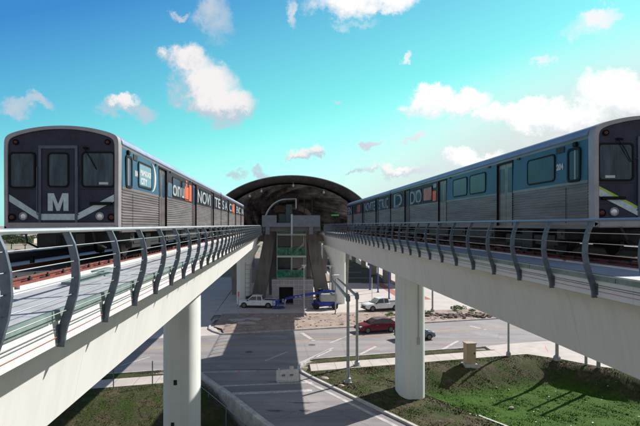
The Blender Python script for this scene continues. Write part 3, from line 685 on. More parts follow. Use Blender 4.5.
# ================================================================== TRAINS
DOORS = (4.72, 11.43, 18.14); DW = .62
WINS = ((1.5, 3.1), (6.3, 7.9), (8.2, 9.9), (13.0, 14.65), (15.0, 16.7), (19.6, 21.3))
CL = 22.55
def metro_car(lab, xc, y0, zr, side, lead, wrap_from, number, prints):
    """car along +Y from y0; side = the side (+1/-1 in X) that faces the camera"""
    t = thing('metro_car', lab, 'train car', (xc, y0, zr), group='metro train cars')
    segs = []; a = .0
    for d in DOORS: segs.append((a, d-DW)); a = d+DW
    segs.append((a, CL))
    # corrugated lower side, both sides
    def low(s):
        p = [(s*1.52, .88), (s*1.52, .98)]; z = .98
        while z < 1.97: p += [(s*1.508, z+.012), (s*1.508, z+.038), (s*1.524, z+.050), (s*1.524, z+.070)]; z += .0765
        p += [(s*1.52, 2.03), (s*1.44, 2.03), (s*1.44, .88)]; return p
    for s in (-1, 1):
        m = MB()
        for a, b in segs: m.prism(low(s), a, b, 'Y')
        m.build('side_panel', STEEL, t)
        for mt, lo, hi in ((BLUE, 0, wrap_from), (WRAP, wrap_from, CL)):
            if hi <= lo: continue
            m = MB()
            for a, b in segs:
                a2, b2 = max(a, lo), min(b, hi)
                if b2 > a2: m.prism([(s*1.522, 2.032), (s*1.505, 3.06), (s*1.44, 3.06), (s*1.44, 2.032)], a2, b2, 'Y')
            m.build('window_band', mt, t)
        m = MB(); m.box(min(s*1.44, s*1.506), max(s*1.44, s*1.506), 0, CL, 3.062, 3.12); m.box(min(s*1.44, s*1.512), max(s*1.44, s*1.512), 0, CL, .80, .878); m.build('side_rail', STEEL, t)
    # roof
    rp = [(1.505, 3.122), (1.53, 3.16), (1.50, 3.25), (1.33, 3.375), (1.05, 3.475), (.6, 3.56), (0, 3.59)]
    rp = rp[:2] + [(1.52, 3.22)] + [(1.47, 3.31), (1.36, 3.385), (1.2, 3.44), (1.05, 3.475), (.83, 3.525), (.6, 3.56), (.3, 3.583), (0, 3.59)]
    rp = rp + [(-x, z) for x, z in reversed(rp[:-1])]
    m = MB(); m.prism(rp, 0, CL, 'Y'); m.build('roof', STEELR, t, smooth=True)
    # floor and dark inside
    m = MB(); m.box(-1.43, 1.43, .02, CL-.02, .80, 3.10); m.build('inner_shell', BLACK, t)
    # doors on the visible side only are recessed leaves; the other side too
    for s in (-1, 1):
        for d in DOORS:
            m = MB(); xa, xb = sorted((s*1.435, s*1.465)); m.box(xa, xb, d-DW+.03, d-.01, .88, 3.0); m.box(xa, xb, d+.01, d+DW-.03, .88, 3.0)
            dr = m.build('door', STEEL if not wrap_from <= d else mat('wrapped_door', (.07, .045, .05), .5, noise=.3), t)
            for q in (-1, 1):
                c0, c1 = sorted((d+q*.12, d+q*.50)); m = MB(); m.prism(rrect(c0, c1, 2.0, 2.85, .08), s*1.4655, s*1.470, 'X'); g = m.build('door_window', GLASS, dr)
            m = MB(); xa, xb = sorted((s*1.45, s*1.528)); m.box(xa, xb, d-DW-.0, d-DW+.035, .88, 3.05); m.box(xa, xb, d+DW-.035, d+DW, .88, 3.05); m.box(xa, xb, d-DW+.036, d+DW-.036, 2.995, 3.05); m.build('door_frame', RUBBER, t)
    for s in (-1, 1):
        for a, b in WINS:
            wr = a >= wrap_from
            o_ = rrect(a, b, 2.12, 2.90, .13); i_ = rrect(a+.045, b-.045, 2.165, 2.855, .10)
            m = MB(); m.ring(o_, i_, s*1.50, s*1.540, 'X'); f = m.build('window', RUBBER, t)
            m = MB(); m.prism(i_, s*1.50, s*1.532, 'X'); m.build('pane', GLASS, f)
    s = side
    if lead:
        # cab side window, marker lamp, vents
        m = MB(); m.ring(rrect(.28, .88, 2.02, 2.92, .12), rrect(.35, .81, 2.09, 2.85, .08), s*1.50, s*1.545, 'X'); f = m.build('window', RUBBER, t)
        m = MB(); m.prism(rrect(.35, .81, 2.09, 2.85, .08), s*1.50, s*1.529, 'X'); m.build('pane', GLASS, f)
        m = MB(); m.box(*sorted((s*1.53, s*1.534)), .50, .56, 2.09, 2.85); m.build('window_post', PANELM, f)
        m = MB(); m.box(*sorted((s*1.50, s*1.57)), .42, .60, 2.93, 3.06, bev=.02); m.build('marker_lamp', RUBBER, t)
        m = MB(); m.box(*sorted((s*1.50, s*1.525)), 1.05, 1.45, 2.87, 3.03); m.build('vent', BLACK, t)
        for q in (3.6, 5.9, 10.2): m = MB(); m.box(*sorted((s*1.50, s*1.54)), q, q+.18, 3.0, 3.06); m.build('vent', BLACK, t)
        m = MB(); m.box(*sorted((s*1.525, s*1.529)), .95, .97, .95, 1.9); m.build('panel_seam', RUBBER, t)
    R = Matrix(((0, 0, 1), (1, 0, 0), (0, 1, 0))) if s > 0 else Matrix(((0, 0, -1), (-1, 0, 0), (0, 1, 0)))
    for (kind, a, b, z0, z1, body, mt) in prints:
        if kind == 't':
            start = a if s > 0 else b
            hgt = (z1-z0)/.70
            o = text_mesh('lettering', body, hgt, mt, t, (s*1.536, start, z0), R)
            ys = [v.co.y for v in o.data.vertices]; wdt = max(ys)-min(ys); k = (b-a)/wdt; c = min(ys) if s > 0 else max(ys)
            for v in o.data.vertices: v.co.y = start + (v.co.y - c)*k
        elif kind == 'c':
            n = 12; zc = (z0+z1)/2; hh = (z1-z0)/2
            P0 = [(a + (b-a)*math.sin(math.pi*k/n), zc - hh*math.cos(math.pi*k/n)) for k in range(n+1)]; P1 = [(a + (b-a)*.62*math.sin(math.pi*k/n), zc - hh*.97*math.cos(math.pi*k/n)) for k in range(n+1)]
            m = MB(); m.prism(P0 + P1[::-1][1:-1], s*1.50, s*1.5265, 'X'); m.build('print_panel', mt, t)
        else:
            m = MB(); m.prism(rrect(a, b, z0, z1, .06), s*1.50, s*1.5335 + s*(.004 if kind == 'q' else 0), 'X'); m.build('print_panel', mt, t)
    if number: text_mesh('car_number', number, .22, WHITE, t, (s*1.524, 1.12 if s > 0 else 1.42, 2.42), R)
    # ends
    m = MB(); m.box(-.5, .5, CL+.02, CL+.30, .95, 3.1); m.build('gangway', BLACK, t)
    # bogies
    for yb in (3.6, CL-3.6):
        m = MB(); m.box(-1.25, 1.25, yb-1.6, yb+1.6, .42, .60, bev=.02)
        for sx_ in (-1, 1): m.box(sx_*1.12-.1, sx_*1.12+.1, yb-1.7, yb+1.7, .30, .56, bev=.02); m.box(sx_*1.15-.13, sx_*1.15+.13, yb-.35, yb+.35, .18, .75, bev=.03)
        bg_ = m.build('bogie', BLACK, t)
        for q in (-1.1, 1.1):
            for sx_ in (-1, 1):
                m = MB(); n = 24; m.loft([[(sx_*xx, yb+q+r_*math.cos(2*math.pi*k/n), .40+r_*math.sin(2*math.pi*k/n)) for k in range(n)] for xx, r_ in ((.70, .40), (.72, .40), (.79, .385), (.83, .385), (.84, .2))]); m.build('wheel', mat('wheel_steel', (.05, .045, .045), .5, metal=.6), bg_)
    for (a, b, z0) in ((1.3, 1.75, .5), (5.9, 8.6, .38), (8.9, 10.4, .45), (11.1, 14.2, .35), (14.6, 16.9, .45)):
        m = MB(); m.box(-1.35, 1.35, a, b, z0, .80, bev=.03); m.box(-1.38, 1.38, a+.2, b-.3, z0+.12, z0+.2); m.build('equipment_box', mat('underfloor_gear', (.03, .028, .028), .6, noise=.5, scale=5), t)
    return t
def front(t, mir, lime):
    """cab front on the -Y end; mir mirrors it left to right"""
    q = -1 if mir else 1
    out = [(1.50, .84), (1.51, 3.02), (1.50, 3.26), (1.42, 3.37), (1.18, 3.46), (.75, 3.555), (.35, 3.60), (0, 3.61)]
    for _ in range(2):
        q2 = [out[0]]
        for (a0, b0), (a1, b1) in zip(out, out[1:]): q2 += [(a0*.75+a1*.25, b0*.75+b1*.25), (a0*.25+a1*.75, b0*.25+b1*.75)]
        out = q2 + [out[-1]]
    out = out + [(-x, z) for x, z in reversed(out[:-1])]
    def inset(k, zb):
        r = []
        for x, z in out: r.append((x*(1-k/1.5), zb if z < .85 else z - k*.9*(.35 + .65*min(1, (z-.9)/2.6))))
        return r
    inn = inset(.11, 1.06)
    # shell: full size at the body, slightly drawn in at the nose
    nose = inset(.012, .86)
    m = MB(); n = len(out)
    def V(p, y): return [m.bm.verts.new((x, y, z)) for x, z in p]
    A, B, C_, D_ = V(out, -.005), V(nose, -.24), V(inn, -.25), V(inn, -.19)
    for P_, Q_ in ((A, B), (B, C_), (C_, D_)):
        for i in range(n): m.bm.faces.new((P_[i], P_[(i+1)%n], Q_[(i+1)%n], Q_[i]))
    shell = m.build('front_mask', MASK, t, smooth=True)
    m = MB(); m.prism(inn, -.20, -.004, 'Y'); m.build('front_panel', NAVY, t)
    # bumper sill and coupler
    m = MB(); m.box(-1.42, 1.42, -.30, -.02, .84, 1.0, bev=.03); m.build('sill', MASK, t)
    m = MB(); m.box(-.5, .5, -.55, .1, .42, .80, bev=.03); m.box(-.16, .16, -.85, -.5, .5, .74, bev=.03); m.build('coupler', BLACK, t)
    for xx in (-.9, .85): m = MB(); m.tube([(xx, -.3, .84), (xx+.1, -.42, .55), (xx+.35, -.3, .40)], .03, 6); m.build('air_hose', BLACK, t)
    def wx(a, b): return sorted((q*a, q*b))
    # door: frame, leaf
    a, b = wx(-.60, .42); m = MB(); m.ring([(a, 1.07), (b, 1.07), (b, 3.08), (a, 3.08)], [(a+.07, 1.07), (b-.07, 1.07), (b-.07, 3.0), (a+.07, 3.0)], -.235, -.20, 'Y'); m.build('door_frame', NAVYL, t)
    a2, b2 = a+.09, b-.09
    m = MB(); m.box(a2, b2, -.215, -.201, 1.08, 2.98, bev=.004); door = m.build('door', NAVY, t)
    def window(x0, x1, z0, z1, par, r=.10):
        x0, x1 = wx(x0, x1)
        m = MB(); m.ring(rrect(x0, x1, z0, z1, r), rrect(x0+.045, x1-.045, z0+.045, z1-.045, r*.7), -.235, -.20, 'Y'); f = m.build('window', RUBBER, par)
        m = MB(); m.prism(rrect(x0+.045, x1-.045, z0+.045, z1-.045, r*.7), -.222, -.203, 'Y'); m.build('pane', FGLASS, f); return f
    window(-1.37, -.68, 1.96, 2.91, t); window(.52, 1.40, 1.98, 2.92, t); window(-.37, .20, 1.98, 2.90, door)
    # pane details: blind, sticker
    a, b = wx(.98, 1.22); m = MB(); m.box(a, b, -.226, -.222, 2.06, 2.12); m.build('sticker', WHITE, t)
    a, b = wx(.60, .92); m = MB(); m.tube([(a, -.25, 3.0), ((a+b)/2, -.27, 2.75), (b, -.25, 2.45)], .012, 5); m.tube([(a-.02, -.22, 3.02), (a+.1, -.28, 3.0)], .03, 6); m.build('wiper', RUBBER, t)
    # stripe: bar under the letter and two rising arms
    cx = q*-.09
    for (pts, nm) in (([(-.50, 1.13), (.50, 1.13), (.50, 1.29), (-.50, 1.29)], 'stripe'), ([(-.505, 1.13), (-.505, 1.30), (-1.37, 1.80), (-1.37, 1.62)], 'stripe'), ([(.505, 1.30), (.505, 1.13), (1.37, 1.62), (1.37, 1.80)], 'stripe')):
        m = MB(); m.prism([(x + (cx if abs(x) < .6 else 0), z) for x, z in pts], -.2205 if nm else 0, -.2005, 'Y'); m.build(nm, STRIPE, t)
        if lime and abs(pts[0][0]) > .5:
            sg = -1 if pts[-1][0] < 0 else 1
            m = MB(); m.prism([(sg*.505+cx, 1.302), (sg*1.37, 1.802), (sg*1.37, 1.86), (sg*.505+cx, 1.36)], -.2195, -.2005, 'Y'); m.build('stripe', LIME, t)
    # the letter M, cut as one outline
    M_ = [(-.27, 0), (-.27, .46), (-.11, .46), (0, .17), (.11, .46), (.27, .46), (.27, 0), (.14, 0), (.14, .30), (.04, 0), (-.04, 0), (-.14, .30), (-.14, 0)]
    m = MB(); m.prism([(x + cx, z + 1.37) for x, z in M_], -.221, -.2005, 'Y'); m.build('emblem', STRIPE, door if False else t)
    SEAM = mat('panel_seam', (.004, .004, .006), .7); BOLT = mat('bolt', (.05, .05, .06), .4, metal=.6)
    for x0, x1, zz in ((-1.36, -.62, 1.93), (.48, 1.36, 1.93), (-1.36, -.62, 1.06+.36), (.48, 1.36, 1.06+.36)):
        a, b = wx(x0, x1); m = MB(); m.box(a, b, -.2035, -.2005, zz-.006, zz+.006); m.build('panel_seam', SEAM, t)
    m = MB()
    for k in range(7):
        for xx in (-.66, .47): m.box(q*xx-.012, q*xx+.012, -.208, -.2005, 1.2+k*.29, 1.225+k*.29)
    tag(m.build('bolts', BOLT, t), kind='stuff')
    def lamp(x, z, r, mt, nm):
        m = MB(); k = 18; m.loft([[(x+rr*math.cos(2*math.pi*i/k), yy, z+rr*math.sin(2*math.pi*i/k)) for i in range(k)] for rr, yy in ((r*1.25, -.20), (r*1.25, -.235), (r, -.24), (r*.95, -.22))]); f = m.build(nm, RUBBER if mt is not LAMPG else MASK, t)
        m = MB(); m.loft([[(x+rr*math.cos(2*math.pi*i/k), yy, z+rr*math.sin(2*math.pi*i/k)) for i in range(k)] for rr, yy in ((r*.94, -.221), (r*.7, -.238), (r*.2, -.245))]); m.build('lens', mt, f)
    for s in (-1, 1):
        lamp(s*1.00, 1.23, .085, LAMPG, 'headlight'); lamp(s*1.30, 1.20, .08, LAMPR, 'tail_light'); lamp(s*1.20, 3.17, .06, LAMPR, 'marker_light')
    a, b = wx(.75, 1.32); m = MB(); m.box(a, b, -.29, -.20, 1.52, 1.60, bev=.01); m.build('step_bar', RUBBER, t)
    for xx in (-.62, .44): m = MB(); m.tube([(q*xx, -.20, 1.25), (q*xx, -.28, 1.3), (q*xx, -.28, 2.5), (q*xx, -.20, 2.55)], .012, 6); m.build('grab_rail', NAVYL, t)
MUTE = mat('muted_print', (.40, .42, .42), .5, noise=.25, scale=6)
PALE = mat('pale_print', (.26, .33, .40), .5, noise=.2, scale=5)
BW_ = mat('window_ad', (.16, .32, .38), .4, noise=.1, scale=5)
L1 = [('q', 1.62, 2.98, 2.20, 2.82, '', BW_), ('t', 1.70, 2.95, 2.50, 2.66, 'MIAMI-DADE', WHITE), ('t', 1.75, 2.5, 2.24, 2.42, 'CITY', WHITE),
      ('p', 5.45, 6.2, 2.06, 2.6, '', WRAPB), ('t', 6.3, 8.7, 2.16, 2.80, 'onu', MUTE), ('q', 8.85, 9.75, 2.10, 2.70, '', ORANGE), ('q', 9.85, 10.5, 2.10, 2.85, '', ORANGE), ('q', 9.1, 9.4, 2.68, 2.98, '', ORANGE),
      ('t', 12.3, 17.1, 2.16, 2.80, 'NOVI', MUTE), ('t', 19.0, 22.1, 2.16, 2.80, 'TE', MUTE), ('c', 3.1, 3.7, 2.08, 3.0, '', WHITE)]
L2 = [('t', .5, 3.9, 2.16, 2.80, 'S A', MUTE), ('t', 5.6, 8.3, 2.16, 2.80, 'C1', MUTE), ('q', 8.6, 10.3, 2.08, 2.9, '', ORANGE), ('t', 12.3, 17.2, 2.16, 2.80, 'ENC', MUTE), ('t', 18.9, 22, 2.16, 2.80, 'IA', MUTE)]
R1 = [('q', 13.1, 14.5, 2.2, 2.8, '', mat('orange_brown_print', (.45, .16, .12), .5, noise=.4, scale=3)), ('q', 12.3, 12.8, 2.75, 2.95, '', PALE), ('t', 14.9, 17.3, 2.12, 2.85, 'DO', PALE), ('q', 12.35, 12.9, 2.1, 2.6, '', ORANGE), ('t', 19.3, 21.6, 2.08, 2.95, 'D', PALE)]
R2 = [('t', .5, 3.95, 2.12, 2.85, 'STRUC', PALE), ('t', 5.5, 10.6, 2.12, 2.85, 'NOVITE', PALE), ('q', 13.0, 15.2, 2.1, 2.85, '', mat('red_print', (.3, .06, .05), .5, noise=.4, scale=3)), ('t', 18.9, 21.8, 2.1, 2.85, 'EN', PALE)]
c = metro_car('leading car of the left train, dark front with a pale letter M', XL, 13.55, ZL, 1, True, 5.4, '104', L1); front(c, False, False)
metro_car('second car of the left train, dark band with white lettering', XL, 13.55+22.95, ZL, 1, False, 0, None, L2)
c = metro_car('leading car of the right train, deep blue side and lime edged stripe', XR, 12.75, ZR, -1, True, 12.1, '204', R1); front(c, True, True)
metro_car('second car of the right train, dark shaded band ending at the station', XR, 12.75+22.95, ZR, -1, False, 0, None, R2)

# ================================================================== STATION
ST = 76.0; CXS = 1.75
def station():
    t = thing('station_building', 'dark arched metro station vault spanning both tracks', 'station', (CXS, ST, 0))
    A, B, zc = 12.35, 7.45, EYE
    def arc(a, b, z, lo=-28, n=56): return [(a*math.cos(math.radians(lo + (180-2*lo)*k/n)), z + b*math.sin(math.radians(lo + (180-2*lo)*k/n))) for k in range(n+1)]
    ROOFM = mat('roof_metal', (.10, .105, .115), .45, metal=.5, noise=.2, scale=1)
    # outer skin, front lip, inner lining (funnel drawn inwards)
    m = MB(); o = arc(A, B, zc)
    m.loft([[(x, 0, z) for x, z in o], [(x, 120, z) for x, z in o]], closed=False, cap=False); m.build('vault_roof', ROOFM, t, smooth=True)
    m = MB(); i0 = arc(A-.10, B-.10, zc); m.loft([[(x, -.06, z) for x, z in o], [(x, -.08, z) for x, z in i0], [(x, .3, z) for x, z in i0]], closed=False, cap=False); m.build('roof_edge', mat('edge_trim', (.45, .50, .52), .4, metal=.4), t, smooth=True)
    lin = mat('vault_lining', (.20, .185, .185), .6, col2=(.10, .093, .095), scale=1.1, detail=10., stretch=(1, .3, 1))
    m = MB(); secs = []
    for a, b, y in ((A-.11, B-.11, .05), (A-.45, B-.4, 1.5), (A-1.1, B-.9, 5), (A-1.5, B-1.2, 12), (A-1.5, B-1.2, 119)): secs.append([(x, y, z) for x, z in arc(a, b, zc)])
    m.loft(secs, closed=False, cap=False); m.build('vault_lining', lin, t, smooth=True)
    # crumpled lining narrowing towards the glass porch; its mottled colour paints in sunlight patches
    sm_ = mat('sun_mottled_lining', (.50, .42, .38), .85, col2=(.06, .056, .06), scale=.42, detail=14., bump=.8, bscale=2.5, stretch=(1, .5, 1.6))
    m = MB(); secs = []; NN = 72
    for j in range(19):
        f = j/18; a_ = 10.6 - 6.3*f; b_ = 6.35 - 2.35*f; row = []
        for (x, z) in arc(a_, b_, zc, n=NN):
            k = random.random(); row.append((x*(1+.03*(k-.5)), 3.5 + 10*f + 1.1*math.sin(x*1.7+z*2.1+j*.9)*min(1, f*3) + .4*random.random(), z + .16*math.sin(x*2.3+j)*min(1, f*3)))
        secs.append(row)
    m.loft(secs, closed=False, cap=False); so = m.build('sun_mottled_lining', sm_, t); md = so.modifiers.new('Solidify', 'SOLIDIFY'); md.thickness = .06
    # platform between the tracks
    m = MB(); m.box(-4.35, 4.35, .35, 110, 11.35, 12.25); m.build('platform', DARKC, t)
    PAR = mat('parapet_panel', (.20, .22, .26), .6, col2=(.15, .17, .20), scale=1.4)
    for x0, x1, z0, z1 in ((-4.45, -2.25, 12.0, 13.75), (.15, 4.25, 12.0, 13.75), (-2.24, .14, 12.0, 12.6)):
        m = MB(); m.box(x0, x1, 0, .34, z0, z1, bev=.02); m.build('parapet', PAR, t)
    for x in (-3.6, 2.9): m = MB(); m.box(x-.3, x+.3, .05, .6, 10.9, 11.99); m.build('bracket', PAR, t)
    m = MB(); m.box(-.12, .14, -.12, 0, 10.9, 13.9); m.build('parapet_post', mat('pale_panel', (.5, .55, .58), .6), t)
    # inner glass porch with arched frame
    FR = mat('porch_frame', (.50, .56, .60), .4, metal=.3)
    pg = [(-4.2 + 3.4*(1-math.cos(math.radians(a))), 12.3 + 4.0*math.sin(math.radians(a))) for a in range(0, 91, 9)] + [(.75, 16.35), (.75, 14.9)]
    m = MB(); m.tube([(x, 3.0, z) for x, z in pg], .11, 8); m.build('porch_frame', FR, t, smooth=True); m = MB(); m.tube([(x, 7.0, z) for x, z in pg], .09, 8); m.build('porch_frame', FR, t, smooth=True)
    m = MB(); m.loft([[(x, y, z) for x, z in pg[:-1]] for y in (3.05, 7.0)], closed=False, cap=False); m.build('porch_glass', mat('porch_glass', (.10, .17, .18), .15, noise=.3), t, smooth=True)
    m = MB(); m.box(-2.6, -.9, 7.6, 7.9, 14.4, 15.5); m.build('display_panel', mat('bronze_panel', (.30, .21, .18), .6, noise=.3), t)
    m = MB(); m.box(-.8, .2, 5.6, 6.4, 12.3, 15.6); m.box(-1.9, .4, 6.5, 7.5, 12.3, 14.1); m.build('kiosk', mat('teal_panel', (.05, .11, .13), .3, noise=.3), t)
    for x in (-3.3, -2.2, 1.2, 2.3, 3.6):
        m = MB(); m.box(x-.09, x+.09, 9, 9.2, 12.25, 18.0); m.build('platform_column', mat('dark_steel', (.05, .05, .055), .5), t)
    LM = mat('lamp_housing', (.55, .6, .62), .4)
    for x, y, z in ((-6.4, 2.6, 16.75), (-4.6, 2.6, 17.5), (.3, 2.6, 18.35), (5.0, 2.6, 17.3)):
        m = MB(); m.box(x-.15, x+.15, y-.2, y+.2, z-.15, z+.2, bev=.03); m.tube([(x, y, z+.2), (x, y, z+.5)], .03, 5); m.build('ceiling_lamp', LM, t)
    m = MB(); m.box(6.3, 7.5, 4.0, 4.1, 13.75, 13.95); m.build('green_sign', mat('green_sign', (.05, .5, .12), .5, emis=((.1, .8, .2), .08)), t)
    # concrete bents: inclined legs, crossbeam
    for k, y in enumerate((6.0, 26.0, 46.0, 66.0)):
        for s in (-1, 1):
            m = MB(); xt0, xt1 = s*2.35, s*4.1; xb0, xb1 = s*4.2, s*6.5
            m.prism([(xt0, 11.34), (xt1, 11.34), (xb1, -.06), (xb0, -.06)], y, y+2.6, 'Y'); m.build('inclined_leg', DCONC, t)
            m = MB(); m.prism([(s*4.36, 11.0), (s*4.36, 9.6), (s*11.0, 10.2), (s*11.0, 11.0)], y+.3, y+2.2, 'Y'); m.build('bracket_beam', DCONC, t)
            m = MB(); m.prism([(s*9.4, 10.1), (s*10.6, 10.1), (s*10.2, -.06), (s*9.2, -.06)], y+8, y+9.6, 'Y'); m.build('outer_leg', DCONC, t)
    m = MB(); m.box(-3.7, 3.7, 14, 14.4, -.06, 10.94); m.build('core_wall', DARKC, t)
    # end wall, closing the hall far away
    m = MB(); q = arc(A-.2, B-.2, zc); m.prism(q, 119.1, 119.6, 'Y'); m.build('end_wall', DARKC, t)
    return t
station()
def stair_tower():
    t = thing('stair_tower', 'open glass and concrete stair tower with green glass balustrades below the station', 'stair tower', (1.75, 79, 0))
    fr = mat('tower_frame', (.28, .32, .32), .5, metal=.3); gg = mat('green_glass', (.02, .24, .14), .12, noise=.8, scale=1.6, spec=.7, alpha=.5); dg = mat('tower_glass', (.02, .035, .045), .1, noise=.5, scale=.6)
    slab = mat('pale_slab', (.52, .58, .54), .7)
    # local x: tower from -2.2 to 2.25
    for z in (10.95, 7.56, 4.15):
        m = MB(); m.box(-2.25, 2.3, -.1, 4.4, z-.28, z); m.build('floor_slab', slab if z > 5 else fr, t)
        m = MB()
        for a, b in ((-2.2, -.55), (-.5, .55), (.6, 2.22)): m.box(a, b, -.09, -.05, z+.02, z+1.15)
        m.build('glass_balustrade', gg, t)
        m = MB(); m.tube([(-2.22, -.07, z+1.2), (2.26, -.07, z+1.2)], .035, 6); m.build('balustrade_rail', fr, t)
    for x in (-2.2, .05, 2.25):
        m = MB(); m.box(x-.07, x+.07, 0, .14, 4.15, 12.2) if x != .05 else m.box(x-.13, x+.13, .1, .35, 4.15, 12.9); m.build('tower_post', fr if x != .05 else mat('mid_post', (.34, .37, .37), .6), t)
    for x in (-2.2, 2.25): m = MB(); m.box(x-.07, x+.07, 4.2, 4.34, 4.15, 12.2); m.build('tower_post', fr, t)
    m = MB(); m.box(-2.1, 2.2, 4.36, 4.42, 4.2, 10.9); m.build('rear_glazing', dg, t)
    m = MB(); m.box(-2.1, -.05, 2.0, 2.1, 4.2, 10.6); m.build('lift_shaft_glass', dg, t)
    for z in (7.56, 4.15):
        m = MB(); m.prism([(.25, z+.3), (.25, z+.0), (2.1, z+1.7), (2.1, z+3.0), (1.9, z+3.0), (1.9, z+1.95)], .8, 2.3, 'Y'); m.build('stair_flight', mat('stair_concrete', (.42, .40, .38), .8, noise=.15), t)
        m = MB(); m.box(.2, 2.15, 2.5, 2.6, z+1.2, z+3.05); m.build('landing_wall', mat('stair_concrete', (.42, .40, .38), .8), t)
    # ground floor: block box with a dark doorway and a grid of blocks
    bc = mat('base_blocks', (.42, .41, .43), .8, col2=(.30, .29, .31), scale=1.2)
    m = MB()
    m.box(-3.0, -1.9, -.6, 4.4, -.06, 3.85); m.box(.30, 3.35, -.6, 4.4, -.06, 3.85); m.box(-1.899, .299, -.6, 4.4, 2.75, 3.85); m.build('base_wall', bc, t)
    m = MB(); m.box(-1.89, .29, 1.5, 1.6, -.06, 2.74); m.build('dark_doorway', BLACK, t)
    gl = mat('joint_bar', (.55, .54, .56), .7)
    m = MB()
    for k in range(6): m.box(-3.02 if k > 3 else .28, 3.37, -.64, -.605, .1+k*.74, .19+k*.74)
    for k in range(5): m.box(.34+k*.74, .41+k*.74, -.66, -.641, 0, 3.84)
    for k in range(4): m.box(-3.0+k*.9, -2.94+k*.9, -.66, -.641, 2.8, 3.84)
    m.build('grid_bars', gl, t)
    return t
stair_tower()
# things stacked in the shade by the legs
m = MB()
for k in range(14):
    a = random.random()*6; m.obox((-4.1+random.uniform(-.8, .8), 77.5+random.uniform(-.6, .6), .3+random.random()*1.0), (math.cos(a)*.5, math.sin(a)*.5, .1), (-math.sin(a)*.3, math.cos(a)*.3, 0), (0, 0, .3))
tag(m.build('rubble_heap', BLACK, None), 'dark heap of building material between the left pillar and stair tower', 'rubble')
m = MB()
for k in range(18):
    a = random.random()*6; m.obox((7.0+random.uniform(-.8, .8), 79.5+random.uniform(-.5, .5), .3+random.random()*1.6), (math.cos(a)*.5, math.sin(a)*.5, .2), (-math.sin(a)*.25, math.cos(a)*.25, 0), (0, 0, .3))
tag(m.build('rubble_heap', BLACK, None), 'dark heap of building material at the foot of the right inclined leg', 'rubble')
def scaffold():
    t = thing('ladder_scaffold', 'thin ladder scaffold beside the left station leg', 'scaffold', (-4.9, 79.2, 0))
    m = MB()
    for x in (-.5, .5): m.tube([(x, 0, 0), (x, 0, 6.5)], .04, 5)
    m.build('upright', PANELM, t)
    m = MB()
    for k in range(9): m.tube([(-.5, 0, .5+k*.7), (.5, 0, .5+k*.7)], .035, 5)
    m.build('rung', PANELM, t)
scaffold()

